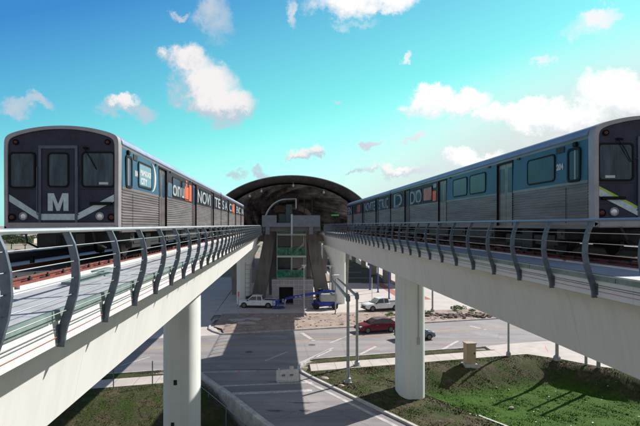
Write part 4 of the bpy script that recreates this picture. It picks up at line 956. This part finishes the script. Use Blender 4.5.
# ================================================================== VEHICLES
TYRE = mat('tyre', (.015, .015, .016), .8); RIM = mat('rim', (.16, .165, .17), .4, metal=.7); CGLASS = mat('car_glass', (.02, .03, .035), .06, spec=.8)
CHROME = mat('chrome', (.6, .6, .6), .2, metal=.9)
HEAD = mat('car_headlamp', (.7, .72, .74), .12, metal=.3)
def car_paint(n, c): return mat(n, c, .25, noise=.05, scale=2)
def car(name, lab, cat, loc, rz, body, roofl, mt, W, wheels, wr, wins, group, pickup=None, trimm=None):
    """local: +X is the nose. body: side outline (x,z), lofted over y with rounding; roofl: greenhouse outline"""
    t = thing(name, lab, cat, loc, rz, group)
    hw = W/2
    m = MB()
    secs = []
    for y, k in ((-hw, .93), (-hw*.97, .975), (-hw*.85, 1), (hw*.85, 1), (hw*.97, .975), (hw, .93)):
        cx = sum(p[0] for p in body)/len(body); cz = .62
        secs.append([(cx + (x-cx)*(.985 if k < 1 else 1), y, cz + (z-cz)*k) for x, z in body])
    m.loft(secs); bo = m.build('body', mt, t, smooth=True)
    m = MB(); cx = sum(p[0] for p in roofl)/len(roofl); zb = min(p[1] for p in roofl); zt = max(p[1] for p in roofl)
    secs = []
    for s in (-1, 1):
        for fy in ((0,) if s < 0 else (0,)):
            secs.append([(x, s*(hw*.90 - (z-zb)/(zt-zb)*hw*.20), z) for x, z in roofl])
    m.loft(secs); m.build('cabin', mt, t)
    # side glass and windscreens, proud of the cabin
    for s in (-1, 1):
        for q in wins:
            m = MB(); m.loft([[(x, s*(hw*.90 - (z-zb)/(zt-zb)*hw*.20 + o), z) for x, z in q] for o in (-.01, .008)]); m.build('side_window', CGLASS, t)
    n = len(roofl)
    # front and rear screen are the steepest outer edges of the cabin outline
    for (a, b), nm in (((roofl[0], roofl[1]), 'windscreen'), ((roofl[-1], roofl[-2]), 'rear_window')):
        dx, dz = b[0]-a[0], b[1]-a[1]; ln = math.hypot(dx, dz); nx, nz = (dz/ln, -dx/ln) if nm == 'windscreen' else (-dz/ln, dx/ln)
        def pt(f, s, o): x = a[0]+dx*f; z = a[1]+dz*f; return (x+nx*o, s*(hw*.90-(z-zb)/(zt-zb)*hw*.20-.09), z+nz*o)
        m = MB(); m.loft([[pt(.08, -1, o), pt(.08, 1, o), pt(.92, 1, o), pt(.92, -1, o)] for o in (-.01, .010)]); m.build(nm, CGLASS, t)
    for xw in wheels:
        for s in (-1, 1):
            m = MB(); k = 22; rr = ((wr*.55, hw-.24), (wr*.96, hw-.235), (wr, hw-.20), (wr, hw-.03), (wr*.95, hw+.005), (wr*.66, hw+.01))
            m.loft([[(xw+r*math.cos(2*math.pi*i/k), s*y, wr+r*math.sin(2*math.pi*i/k)) for i in range(k)] for r, y in rr]); w_ = m.build('wheel', TYRE, t)
            m = MB(); m.loft([[(xw+r*math.cos(2*math.pi*i/k), s*y, wr+r*math.sin(2*math.pi*i/k)) for i in range(k)] for r, y in ((wr*.64, hw+.011), (wr*.60, hw-.005), (wr*.2, hw+.0), (wr*.12, hw+.012))]); m.build('rim', RIM, w_)
            m = MB(); k = 16; P_ = [(xw+(wr*1.14)*math.cos(math.pi*i/k), wr+(wr*1.14)*math.sin(math.pi*i/k)) for i in range(k+1)]; Q_ = [(xw+(wr*.9)*math.cos(math.pi*i/k), wr+(wr*.9)*math.sin(math.pi*i/k)) for i in range(k+1)]
            m.loft([[(p[0], s*(hw-.02), p[1]), (p[0], s*(hw+.004), p[1]), (q_[0], s*(hw+.004), q_[1]), (q_[0], s*(hw-.02), q_[1])] for p, q_ in zip(P_, Q_)]); m.build('wheel_arch', trimm or BLACK, t)
    x1 = max(p[0] for p in body); x0 = min(p[0] for p in body)
    for s in (-1, 1):
        m = MB(); m.box(x1-.30, x1-.015, *sorted((s*(hw-.48), s*(hw-.06))), .66, .80, bev=.03); m.build('headlight', HEAD, t)
        m = MB(); m.box(x0+.005, x0+.10, *sorted((s*(hw-.30), s*(hw-.05))), .72, 1.0, bev=.02); m.build('tail_light', LAMPR, t)
        m = MB(); m.box(roofl[0][0]-.25, roofl[0][0]-.05, *sorted((s*(hw-.02), s*(hw+.16))), zb-.02, zb+.13, bev=.03); m.build('wing_mirror', mt if trimm is None else BLACK, t)
        m = MB(); m.box(.2, .4, *sorted((s*(hw-.01), s*(hw+.025))), .88, .92); m.build('door_handle', CHROME, t)
        m = MB(); m.box(.52, .535, *sorted((s*(hw-.02), s*(hw+.003))), .42, zb-.02); m.box(-.62, -.605, *sorted((s*(hw-.02), s*(hw+.003))), .42, zb-.02); m.build('door_seam', BLACK, t)
    m = MB(); m.box(x1-.10, x1+.02, -hw*.55, hw*.55, .52, .76, bev=.02); m.build('grille', BLACK, t)
    m = MB(); m.box(x1-.20, x1+.05, -hw*.94, hw*.94, .34, .50, bev=.04); m.box(x0-.05, x0+.15, -hw*.94, hw*.94, .36, .55, bev=.04); m.build('bumper', trimm or mt, t)
    m = MB(); m.box(x0+.3, x1-.3, -hw+.12, hw-.12, .20, .42); m.build('underbody', BLACK, t)
    if pickup:
        a, b = pickup
        m = MB(); m.box(a+.08, b-.08, -hw+.12, hw-.12, 1.118, 1.20 if False else 1.126); m.build('cargo_bed', BLACK, t)
        for s in (-1, 1): m = MB(); m.box(a, b, *sorted((s*(hw-.11), s*(hw-.02))), 1.10, 1.20, bev=.02); m.build('bed_rail', mt, t)
        m = MB(); m.box(a, a+.08, -hw+.03, hw-.03, .62, 1.20, bev=.02); m.build('tailgate', mt, t)
    return t
SUVB = [(-2.35, .45), (-2.38, .80), (-2.28, 1.03), (-1.2, 1.08), (.9, 1.04), (1.9, .90), (2.30, .72), (2.38, .48), (2.30, .30), (-2.30, .30)]
SUVR = [(1.15, .99), (.25, 1.50), (-.5, 1.60), (-1.5, 1.52), (-2.2, 1.02)]
SUVW = [[(.95, 1.05), (.22, 1.46), (-.35, 1.51), (-.35, 1.06)], [(-.43, 1.06), (-.43, 1.51), (-1.25, 1.47), (-1.25, 1.07)], [(-1.33, 1.08), (-1.33, 1.44), (-1.55, 1.40), (-1.95, 1.09)]]
HB = [(-1.95, .45), (-2.02, .80), (-1.95, 1.0), (-1.0, 1.02), (.9, .98), (1.6, .86), (1.98, .66), (2.05, .45), (1.98, .28), (-1.95, .28)]
HR = [(1.1, .94), (.3, 1.40), (-.5, 1.48), (-1.3, 1.40), (-1.9, .97)]
HWI = [[(.9, 1.0), (.25, 1.36), (-.3, 1.40), (-.3, 1.0)], [(-.38, 1.0), (-.38, 1.40), (-1.2, 1.35), (-1.6, 1.0)]]
PB = [(-2.85, .5), (-2.88, 1.10), (-.9, 1.12), (-.6, 1.12), (1.2, 1.10), (1.35, 1.14), (2.5, 1.05), (2.75, .95), (2.80, .5), (2.7, .38), (-2.8, .42)]
PR = [(1.45, 1.10), (.75, 1.78), (.2, 1.85), (-.75, 1.82), (-.95, 1.10)]
PW = [[(1.25, 1.16), (.72, 1.70), (.02, 1.74), (.02, 1.16)], [(-.06, 1.16), (-.06, 1.74), (-.66, 1.72), (-.78, 1.16)]]
ang = math.atan(RS)
redp = car_paint('red_paint', (.14, .005, .022)); silv = car_paint('silver_paint', (.12, .15, .20)); wht = car_paint('white_paint', (.78, .80, .82))
car('passenger_car', 'dark red crossover driving left on the road behind the right pillar', 'car', (11.1, far_edge(11.1)-3.0, 0), math.pi+ang, SUVB, SUVR, redp, 1.9, (1.45, -1.42), .36, SUVW, 'cars on the main road')
car('passenger_car', 'silver blue hatchback half hidden behind the right pillar', 'car', (14.5, near_edge(14.5)+5.3, 0), ang, HB, HR, silv, 1.75, (1.28, -1.28), .32, HWI, 'cars on the main road')
car('pickup_truck', 'white pickup parked in shade left of the stair tower', 'pickup truck', (-3.4, 76.2, .01), math.pi-.10, PB, PR, wht, 1.98, (1.85, -1.75), .40, PW, 'white pickup trucks', pickup=(-2.86, -1.0), trimm=BLACK)
car('pickup_truck', 'white pickup with black bumper in sunlight left of the right pillar', 'pickup truck', (14.6, 73.6, .01), math.pi+.30, PB, PR, wht, 1.98, (1.85, -1.75), .40, PW, 'white pickup trucks', pickup=(-2.86, -1.0), trimm=BLACK)

def boom_lift():
    t = thing('boom_lift', 'blue articulated boom lift with grey turret, lowered basket on the left', 'boom lift', (6.6, 75.0, .01), 0.02)
    BL = mat('lift_blue', (.012, .045, .36), .4, noise=.25, scale=3); GY = mat('lift_grey', (.36, .40, .39), .5, noise=.12, scale=3)
    m = MB(); m.box(-1.4, 1.4, -.85, .85, .45, 1.05, bev=.06); m.box(-1.9, 1.9, -.6, .6, .50, .80, bev=.04); m.build('chassis', BL, t)
    for x in (-1.35, 1.35):
        for s in (-1, 1):
            m = MB(); k = 20; m.loft([[(x+r*math.cos(2*math.pi*i/k), s*y, .45+r*math.sin(2*math.pi*i/k)) for i in range(k)] for r, y in ((.2, .72), (.45, .74), (.45, 1.08), (.28, 1.11), (.1, 1.06))]); m.build('wheel', TYRE, t)
    m = MB(); m.box(-.75, 1.6, -1.0, 1.0, 1.12, 2.15, bev=.10); m.build('turret', GY, t)
    m = MB(); m.box(.9, 1.7, -.9, .9, 1.2, 2.35, bev=.08); m.build('counterweight', GY, t)
    m = MB(); m.tube([(1.35, 0, 2.55), (.2, 0, 2.62), (-.9, 0, 2.40)], .16, 8); m.tube([(1.35, 0, 2.2), (1.35, 0, 2.7)], .2, 8); m.build('lower_boom', BL, t)
    m = MB(); m.obox((-2.9, 0, 2.0), (2.4, 0, .42), (0, .17, 0), (-.03, 0, .17)); m.obox((-5.2, 0, 1.55), (.6, 0, .07), (0, .13, 0), (-.02, 0, .13)); m.build('upper_boom', BL, t)
    m = MB(); m.tube([(-5.7, 0, 1.45), (-5.9, 0, .95), (-5.95, 0, .3)], .10, 7); m.build('jib', mat('jib_white', (.6, .62, .64), .4), t)
    b = MB()
    b.box(-7.7, -5.9, -.5, .5, .18, .30, bev=.02); b.build('basket_floor', BL, t)
    b = MB()
    for z in (.75, 1.30):
        b.tube([(-7.65, -.48, z), (-5.95, -.48, z), (-5.95, .48, z), (-7.65, .48, z), (-7.65, -.48, z)], .035, 6)
    for x in (-7.65, -6.8, -5.95):
        for y in (-.48, .48): b.tube([(x, y, .25), (x, y, 1.3)], .035, 6)
    b.box(-7.3, -6.7, -.52, -.40, .9, 1.25); b.build('basket_rail', BL, t)
    b = MB(); b.box(-6.3, -6.0, -.3, .3, .95, 1.4, bev=.03); b.build('control_box', GY, t)
    for k in range(3): m = MB(); m.box(-4.4+k*.55, -4.05+k*.55, -.185, -.176, 1.67+.095*k, 1.80+.095*k); m.build('decal', WHITE, t)
boom_lift()

# ================================================================== STREET FURNITURE
ZINC = mat('galvanised', (.33, .36, .36), .45, metal=.4, noise=.15, scale=3); DZ = mat('dark_pole', (.17, .22, .24), .5, metal=.3)
def t_lamp(x, y, h, lab, tw=.5, r=.07):
    t = thing('street_lamp', lab, 'street lamp', (x, y, 0), group='flat-topped street lamps')
    m = MB(); m.tube([(0, 0, 0), (0, 0, h)], [r*1.3, r], 8); m.build('lamp_pole', ZINC, t, smooth=True)
    m = MB(); m.tube([(0, 0, 0), (0, 0, .25), (0, 0, .3)], [r*2.6, r*2.4, r*1.4], 10); m.build('pole_base', ZINC, t)
    m = MB(); m.loft([[(a*tw, b*tw*.8, z) for a, b in ((-1,-1),(1,-1),(1,1),(-1,1))] for z in (h+.02, h+.14)] ); m.tube([(0, 0, h-.35), (0, 0, h)], [r*1.1, r*2.6], 8); m.build('lamp_head', mat('lamp_head', (.62, .62, .60), .5), t)
q = G(304, 318); t_lamp(q.x, q.y, 6.9, 'thin lamp post in front of the stair tower base', .30)
q = G(330, 307); t_lamp(q.x, q.y, 6.1, 'lamp post behind the boom lift, left and taller of two', .55)
q = G(335.5, 315); t_lamp(q.x, q.y, 5.35, 'lamp post behind the boom lift, right and nearer of two', .55)
def signal_pole(px, py, topy, arm, lab):
    b = G(px, py); h = (py-topy)*b.y/F
    t = thing('signal_pole', lab, 'traffic pole', (b.x, b.y, .1), group='bare traffic signal poles')
    m = MB(); m.tube([(0, 0, 0), (0, 0, h-.1)], [.125, .105], 12); m.build('pole', ZINC, t, smooth=True)
    m = MB(); m.box(-.30, .30, -.30, .30, -.05, .06, bev=.02); m.tube([(0, 0, .06), (0, 0, .35), (0, 0, .4)], [.24, .22, .17], 12); m.build('pole_base', ZINC, t)
    m = MB(); m.tube([(0, 0, h-.1), (0, 0, h-.02)], .13, 12); m.build('pole_cap', DZ, t)
    if arm:
        a = Vector(arm); m = MB(); m.tube([(0, 0, h-.35), tuple(a*.5 + Vector((0, 0, h-.25))), tuple(a + Vector((0, 0, h-.2)))], [.13, .11, .075], 10); m.build('mast_arm', ZINC, t, smooth=True)
        m = MB(); m.box(-.16, .16, -.16, .16, h-.6, h-.15, bev=.03); m.build('arm_bracket', DZ, t)
    return t
signal_pole(348, 384, 295, (-.4, 9.0, .45), 'bare signal pole in the grass beside the kerb, nearer of the pair')
signal_pole(357, 367, 293.5, (-.5, 10.5, .3), 'bare signal pole on the sidewalk edge, with arm reaching over the road')
def plain_pole(px, py, h, r, lab, z=.1, base=True, mt=ZINC):
    b = G(px, py, z)
    t = thing('utility_pole', lab, 'pole', (b.x, b.y, z), group='slim steel poles')
    m = MB(); m.tube([(0, 0, 0), (0, 0, h)], [r, r*.8], 10); m.build('pole', mt, t, smooth=True)
    if base: m = MB(); m.tube([(0, 0, 0), (0, 0, .35), (0, 0, .5)], [r*2.2, r*2.0, r*1.05], 10); m.build('pole_base', mt, t)
    m = MB(); m.tube([(0, 0, h), (0, 0, h+.06)], r*1.0, 10); m.build('pole_cap', DZ, t)
    return t
plain_pole(508.5, 356.5, 4.6, .10, 'steel pole standing on the sidewalk just right of the tan cabinet')
plain_pole(557, 360.5, 6.3, .15, 'thickest steel pole at the sidewalk edge under the right girder')
plain_pole(586, 365, 6.0, .12, 'steel pole in grass, second from right under the right girder', base=False)
plain_pole(598.5, 368, 6.0, .16, 'rightmost steel pole under the right girder', base=False)
plain_pole(432.5, 312, 6.8, .13, 'steel pole in the dirt just right of the right pillar', z=.1)
plain_pole(372, 303, 4.0, .06, 'thin pale pole on the plaza above the white pickup', z=.01, base=False, mt=mat('pale_pole', (.55, .62, .60), .5))
BP = mat('blue_pole', (.05, .08, .28), .5)
for (px, py, lab) in ((370, 290, 'blue post on the plaza, farthest left of three'), (378, 292.5, 'blue post on the plaza, middle of three'), (389, 299, 'blue post on the plaza, nearest the right pillar')):
    b = G(px, py); t = thing('blue_post', lab, 'post', (b.x, b.y, .01), group='blue posts on the plaza')
    m = MB(); m.tube([(0, 0, 0), (0, 0, 4.6)], .13, 8); m.build('pole', BP, t, smooth=True)
    m = MB(); m.box(-.45, .45, -.05, .05, 4.6, 5.5, bev=.02); m.build('pole_sign', BP, t)
    m = MB(); m.box(-.2, .2, -.2, .2, 0, .12); m.build('pole_base', BP, t)
# marker with pink top
b = G(238.5, 317); t = thing('survey_marker', 'grey marker post with a pink top beside the white pickup', 'marker post', (b.x, b.y, .1))
m = MB(); m.tube([(0, 0, 0), (0, 0, 2.7)], .06, 8); m.build('post', PANELM, t)
m = MB(); m.tube([(0, 0, 2.7), (0, 0, 3.25)], .10, 8); m.build('pink_top', mat('pink_flag', (.8, .06, .16), .5), t)
# tan cabinet
b = G(470, 364, .11); t = thing('utility_cabinet', 'tall tan utility cabinet on a concrete pad beside the sidewalk', 'cabinet', (b.x, b.y+.1, .10), .12)
TAN = mat('tan_paint', (.46, .33, .22), .5, noise=.1, scale=3)
m = MB(); m.box(-.42, .42, -.35, .35, .06, 1.78, bev=.02); m.build('cabinet_body', TAN, t)
m = MB(); m.box(-.48, .48, -.40, .40, 1.78, 1.88, bev=.02); m.build('cabinet_top', TAN, t)
m = MB(); m.box(-.62, .55, -.45, .45, -.6, .06, bev=.02); m.build('pad', KERBM, t)
m = MB(); m.box(-.36, .36, -.362, -.351, .22, 1.70, bev=.002); dd = m.build('cabinet_door', TAN, t)
m = MB(); m.box(.22, .28, -.40, -.362, .9, 1.08); m.build('handle', BLACK, dd)
# barrier
b = G(287.5, 381); t = thing('traffic_barrier', 'white traffic barrier across the mouth of the side street', 'barrier', (b.x, b.y, .005), .17)
BW2 = mat('barrier_white', (.60, .60, .57), .6, noise=.15, scale=4)
m = MB()
m.prism([(-.30, 0), (.30, 0), (.30, .18), (.14, .40), (.10, .88), (-.10, .88), (-.14, .40), (-.30, .18)], -.88, .88, 'X')
m.build('barrier_body', BW2, t, smooth=False)
for x in (-.35, .3): m = MB(); m.box(x-.14, x+.14, -.19, -.10, .42, .56, bev=.02); m.build('barrier_slot', mat('slot_grey', (.2, .2, .2), .7), t)
m = MB(); m.box(.15, .5, -.06, .06, .88, 1.15, bev=.02); m.box(-.75, -.6, -.05, .05, .88, 1.0, bev=.02); m.build('barrier_lug', BW2, t)
# rocks and a small box on the lawn
STONE = mat('stone', (.42, .36, .30), .9, noise=.2, scale=5)
def rock(x, y, z, s, lab):
    m = MB(); bmesh.ops.create_icosphere(m.bm, subdivisions=2, radius=s)
    for v in m.bm.verts: v.co = Vector((v.co.x*1.4, v.co.y, v.co.z*.6)) * random.uniform(.85, 1.12)
    tag(m.build('rock', STONE, None, loc=(x, y, z)), lab, 'rock')
b = G(324, 379, .1); rock(b.x, b.y, .12, .28, 'pale flat rock in the grass beside the kerb')
b = G(341, 386, .1); rock(b.x, b.y, .1, .2, 'small pale rock at the foot of the nearer signal pole')
b = G(511.5, 409, LOWR); rock(b.x, b.y, LOWR+.1, .16, 'small grey lump on the bright green grass')
m = MB()
for k in range(45):
    x = random.uniform(12, 30); y = random.uniform(32, 43); z = h_right(x, y) + .05; a = random.random()*6; q_ = random.uniform(.03, .07)
    if y > top_edge(x) - .3: continue
    m.obox((x, y, z), (math.cos(a)*q_, math.sin(a)*q_, .01), (-math.sin(a)*q_*.6, math.cos(a)*q_*.6, .01), (0, 0, .01))
tag(m.build('litter', mat('paper', (.7, .7, .68), .8)), 'scraps of pale litter scattered on the right lawn', 'litter', kind='stuff')
for (px, py) in ((249, 352), (312, 345)):
    b = G(px, py); n = 20; m = MB(); m.prism([(b.x+.36*math.cos(2*math.pi*i/n), b.y+.36*math.sin(2*math.pi*i/n)) for i in range(n)], .006, .012, 'Z'); tag(m.build('manhole_cover', mat('iron_cover', (.08, .075, .075), .7, noise=.3, scale=12)), kind='structure')
# rubble in the dirt, shrubs
m = MB()
for k in range(260):
    x = random.uniform(-5, 24); y = random.uniform(far_edge(x)+1, 70); s = random.uniform(.04, .16)
    a = random.random()*6; m.obox((x, y, .15), (math.cos(a)*s, math.sin(a)*s, 0), (-math.sin(a)*s*.7, math.cos(a)*s*.7, 0), (0, 0, s*.6))
tag(m.build('rubble', STONE), 'stones and clods scattered over the dirt verge beyond the road', 'rubble', kind='stuff')
m = MB()
for cx, cy, s in ((22.5, 66.6, 1.), (23.8, 67.4, .8), (-7.3, 63.5, .6)):
    pass
for k in range(120):
    x = random.gauss(24.5, 2.4); y = random.gauss(68.2, .7); s = random.uniform(.08, .35)
    a = random.random()*6; m.obox((x, y, .12), (math.cos(a)*s, math.sin(a)*s, .1*s), (-math.sin(a)*s*.7, math.cos(a)*s*.7, 0), (0, 0, s*.8))
tag(m.build('rubble_heap', mat('dark_rubble', (.16, .12, .10), .9, noise=.4, scale=5), None), 'low heap of broken dirt and stones on the far verge right of the pillar', 'rubble', kind='stuff')
for (px, py, z) in ((238, 321, .12), (247, 324, .12), (252, 320, .12)):
    b = G(px, py, z); m = MB(); n = 14; m.prism([(b.x+1.3*math.cos(2*math.pi*k/n)*random.uniform(.7, 1), b.y+.7*math.sin(2*math.pi*k/n)*random.uniform(.7, 1)) for k in range(n)], .1, .30, 'Z'); tag(m.build('concrete_slab', KERBM), 'flat broken concrete slab on the dirt in front of the white pickup', 'slab', group='broken concrete slabs')
LEAF = mat('leaf', (.055, .11, .022), .7, col2=(.02, .045, .012), scale=1.2); LEAFB = mat('shrub_leaf', (.09, .22, .025), .7, col2=(.04, .1, .015), scale=4)
BARK = mat('bark', (.09, .065, .045), .9, noise=.3, scale=5)
def crown(m, c, rx, rz, n, s):
    bl = [(Vector((random.gauss(0, .45)*rx, random.gauss(0, .45)*rx, random.gauss(0, .4)*rz)), random.uniform(.3, .55)) for _ in range(9)]
    for _ in range(n):
        b_, r = random.choice(bl); d = Vector((random.gauss(0,1), random.gauss(0,1), random.gauss(0,1))).normalized()*r*random.uniform(.6, 1.05)
        p = Vector(c) + b_ + Vector((d.x*rx, d.y*rx, d.z*rz)); u = Vector((random.gauss(0,1), random.gauss(0,1), random.gauss(0,1))).normalized(); v = u.orthogonal().normalized()
        m.bm.faces.new([m.bm.verts.new(p + q) for q in (u*s, v*s*.6, -u*s, -v*s*.6)])
def shrub(px, py, s, lab):
    b = G(px, py, .12); t = thing('shrub', lab, 'shrub', (b.x, b.y, .12))
    m = MB(); crown(m, (0, 0, .35*s), .9*s, .4*s, 500, .09*s); m.build('foliage', LEAFB, t)
    m = MB(); m.tube([(0, 0, -.1), (0, 0, .4*s)], .03, 5); m.build('stem', BARK, t)
shrub(459, 311, 1.2, 'bright green weedy shrub on the far dirt verge'); shrub(472, 312.5, .7, 'smaller green weed beside the bright shrub on the far verge'); shrub(428, 314, .8, 'dark green shrub at the pole foot right of the pillar'); shrub(392, 316, .8, 'small shrub left of the right pillar behind the red car')
def tree(x, y, h, r, lab, kind='broadleaf_tree'):
    t = thing(kind, lab, 'tree', (x, y, -.05), group='distant trees beyond the left train')
    m = MB(); m.tube([(0, 0, 0), (.1, 0, h*.35), (0, .1, h*.7)], [.28, .2, .1], 8)
    for k in range(5):
        a = k*1.3; m.tube([(0, 0, h*.35), (math.cos(a)*r*.5, math.sin(a)*r*.5, h*.72)], [.12, .04], 5)
    m.build('trunk', BARK, t)
    m = MB(); crown(m, (0, 0, h*.72), r, h*.27, 1600, .32); m.build('crown', LEAF, t)
TL = [(-118, 236, 7.5, 5.5, 'wide dark tree with bare trunk in the far lot'), (-138, 262, 8, 5, 'dark tree at the far left of the lot'), (-96, 300, 9, 6, 'taller tree behind the pink roofed shed'), (-170, 330, 9, 7, 'broad tree far left against the horizon'), (-75, 290, 8, 5, 'rounded tree seen under the left train')]
for a in TL: tree(*a)
# low buildings and parked cars far left
def shed(x, y, w_, d_, h, roofc, lab):
    t = thing('low_building', lab, 'building', (x, y, -.05), group='low buildings beyond the left train')
    m = MB(); m.box(-w_/2, w_/2, -d_/2, d_/2, 0, h); m.build('wall', mat('shed_wall', (.5, .45, .42), .8, noise=.1), t)
    m = MB(); m.prism([(-w_/2-.4, h), (w_/2+.4, h), (w_/2, h+.8), (0, h+1.4), (-w_/2, h+.8)], -d_/2-.4, d_/2+.4, 'Y'); m.build('roof', roofc, t)
    for k in range(int(w_/4)): m = MB(); m.box(-w_/2+1.2+k*4, -w_/2+2.8+k*4, -d_/2-.06, -d_/2+.02, .9, 2.2); m.build('window', CGLASS, t)
pinkr = mat('pink_roof', (.6, .2, .2), .7, noise=.15); greyr = mat('grey_roof', (.4, .38, .37), .7, noise=.15)
shed(-112, 330, 46, 14, 3.6, pinkr, 'long low building with a faded pink roof'); shed(-185, 350, 40, 16, 4, greyr, 'low grey roofed building at far left')
cols = [(.02, .12, .5), (.7, .72, .74), (.4, .03, .03), (.02, .1, .42), (.65, .66, .68), (.1, .1, .12), (.6, .6, .62)]
names = ['blue', 'white', 'red', 'dark blue', 'pale silver', 'black', 'light grey']
for k in range(7):
    m = MB(); x = -132 + k*7.5; y = 226 + k*1.0
    m.loft([[(a, s, z) for a, z in ((-2.2, .35), (-2.25, .9), (-1.6, 1.0), (-1.1, 1.45), (.5, 1.48), (1.1, 1.0), (2.1, .85), (2.2, .35))] for s in (-.9, -.7, .7, .9)])
    for xx in (-1.4, 1.4):
        for s in (-.9, .7): m.tube([(xx, s, .33), (xx, s+.2, .33)], .33, 10)
    o = m.build('distant_car', car_paint('far_paint_'+names[k].replace(' ', '_'), cols[k]), None, loc=(x, y, -.05)); tag(o, names[k] + ' car parked in the far lot seen under the left train', 'car', 'cars in the far lot')
strip('far_parking_lot', [(-190, 205), (-60, 205), (-60, 245), (-190, 245)], -.03, mat('pinkish_lot', (.52, .33, .30), .9, noise=.12, scale=.2))
# columns of the structure beyond the plaza
t = thing('bus_canopy', 'elevated concrete canopy on square columns beyond the plaza at right', 'canopy')
for (x, y, w_) in ((24, 146, 1.2), (23.2, 126, 1.5), (22.9, 108.6, 1.5), (24.4, 168, 1.2)):
    m = MB(); m.box(x-w_/2, x+w_/2, y, y+w_, -.05, 6.8); m.build('column', DCONC, t)
m = MB(); m.box(20.5, 32, 104, 190, 6.82, 7.6); m.build('canopy_roof', DCONC, t)
m = MB(); m.box(25.2, 26.7, 104.5, 106, 0.01, 2.6); tag(m.build('equipment_box', BLACK), 'dark box standing on the plaza near the canopy columns', 'box')
# fence along the left side of the side street, below the retaining wall
def chain_fence():
    t = thing('chain_link_fence', 'dark chain link fence below the retaining wall', 'fence')
    P_ = [(-7.6, 41.2), (-6.5, 39.4), (-5.2, 37.1), (-3.6, 34.1), (-2.1, 31.2), (0, 27.6), (4.9, 18.8)]
    fm = bpy.data.materials.new('chain_link'); fm.use_nodes = True; nt = fm.node_tree; b = nt.nodes['Principled BSDF']; b.inputs['Base Color'].default_value = (.03, .05, .04, 1); b.inputs['Roughness'].default_value = .6
    tc = nt.nodes.new('ShaderNodeTexCoord'); mp = nt.nodes.new('ShaderNodeMapping'); mp.inputs['Rotation'].default_value = (0, .785, 0); nt.links.new(tc.outputs['Object'], mp.inputs[0])
    ck = nt.nodes.new('ShaderNodeTexBrick'); ck.inputs['Scale'].default_value = 12; ck.inputs['Mortar Size'].default_value = .03; ck.offset = 0; nt.links.new(mp.outputs[0], ck.inputs['Vector']); nt.links.new(ck.outputs['Fac'], b.inputs['Alpha'])
    b.inputs['Alpha'].default_value = .5
    for (x, y) in P_:
        m = MB(); m.tube([(x, y, h_left(x-.3, y)-.05), (x, y, .12)], .045, 7); m.build('fence_post', DZ, t)
    m = MB(); m.tube([(x, y, .09) for x, y in P_], .025, 6); m.build('top_rail', DZ, t)
    m = MB()
    for (a, b2) in zip(P_, P_[1:]):
        m.poly([(a[0], a[1], h_left(a[0]-.3, a[1])), (b2[0], b2[1], h_left(b2[0]-.3, b2[1])), (b2[0], b2[1], .08), (a[0], a[1], .08)])
    o = m.build('chain_mesh', fm, t)
chain_fence()
for (px, top, py, lab) in ((113.5, 363, 389, 'thin green post on the left sidewalk edge, left of two'), (152.5, 361, 386, 'thin green post on the left sidewalk edge, beside the left pillar')):
    b = G(px, py, .1); tag(MB().tube([(0, 0, 0), (0, 0, (py-top)*b.y/F)], .045, 7).build('fence_post', mat('green_post', (.10, .17, .15), .6), None, loc=(b.x, b.y, .1)), lab, 'post', 'thin green posts on the left sidewalk')
# tyre or bag of litter near the left sidewalk
b = G(83, 389, .1); m = MB(); bmesh.ops.create_icosphere(m.bm, subdivisions=3, radius=.45)
for v in m.bm.verts: v.co = Vector((v.co.x*1.3, v.co.y*.8, v.co.z*.6+.2))*random.uniform(.9, 1.1)
tag(m.build('litter_bag', mat('bag', (.55, .52, .6), .5), None, loc=(b.x, b.y, .1)), 'crumpled pale bag lying on the left sidewalk', 'bag')
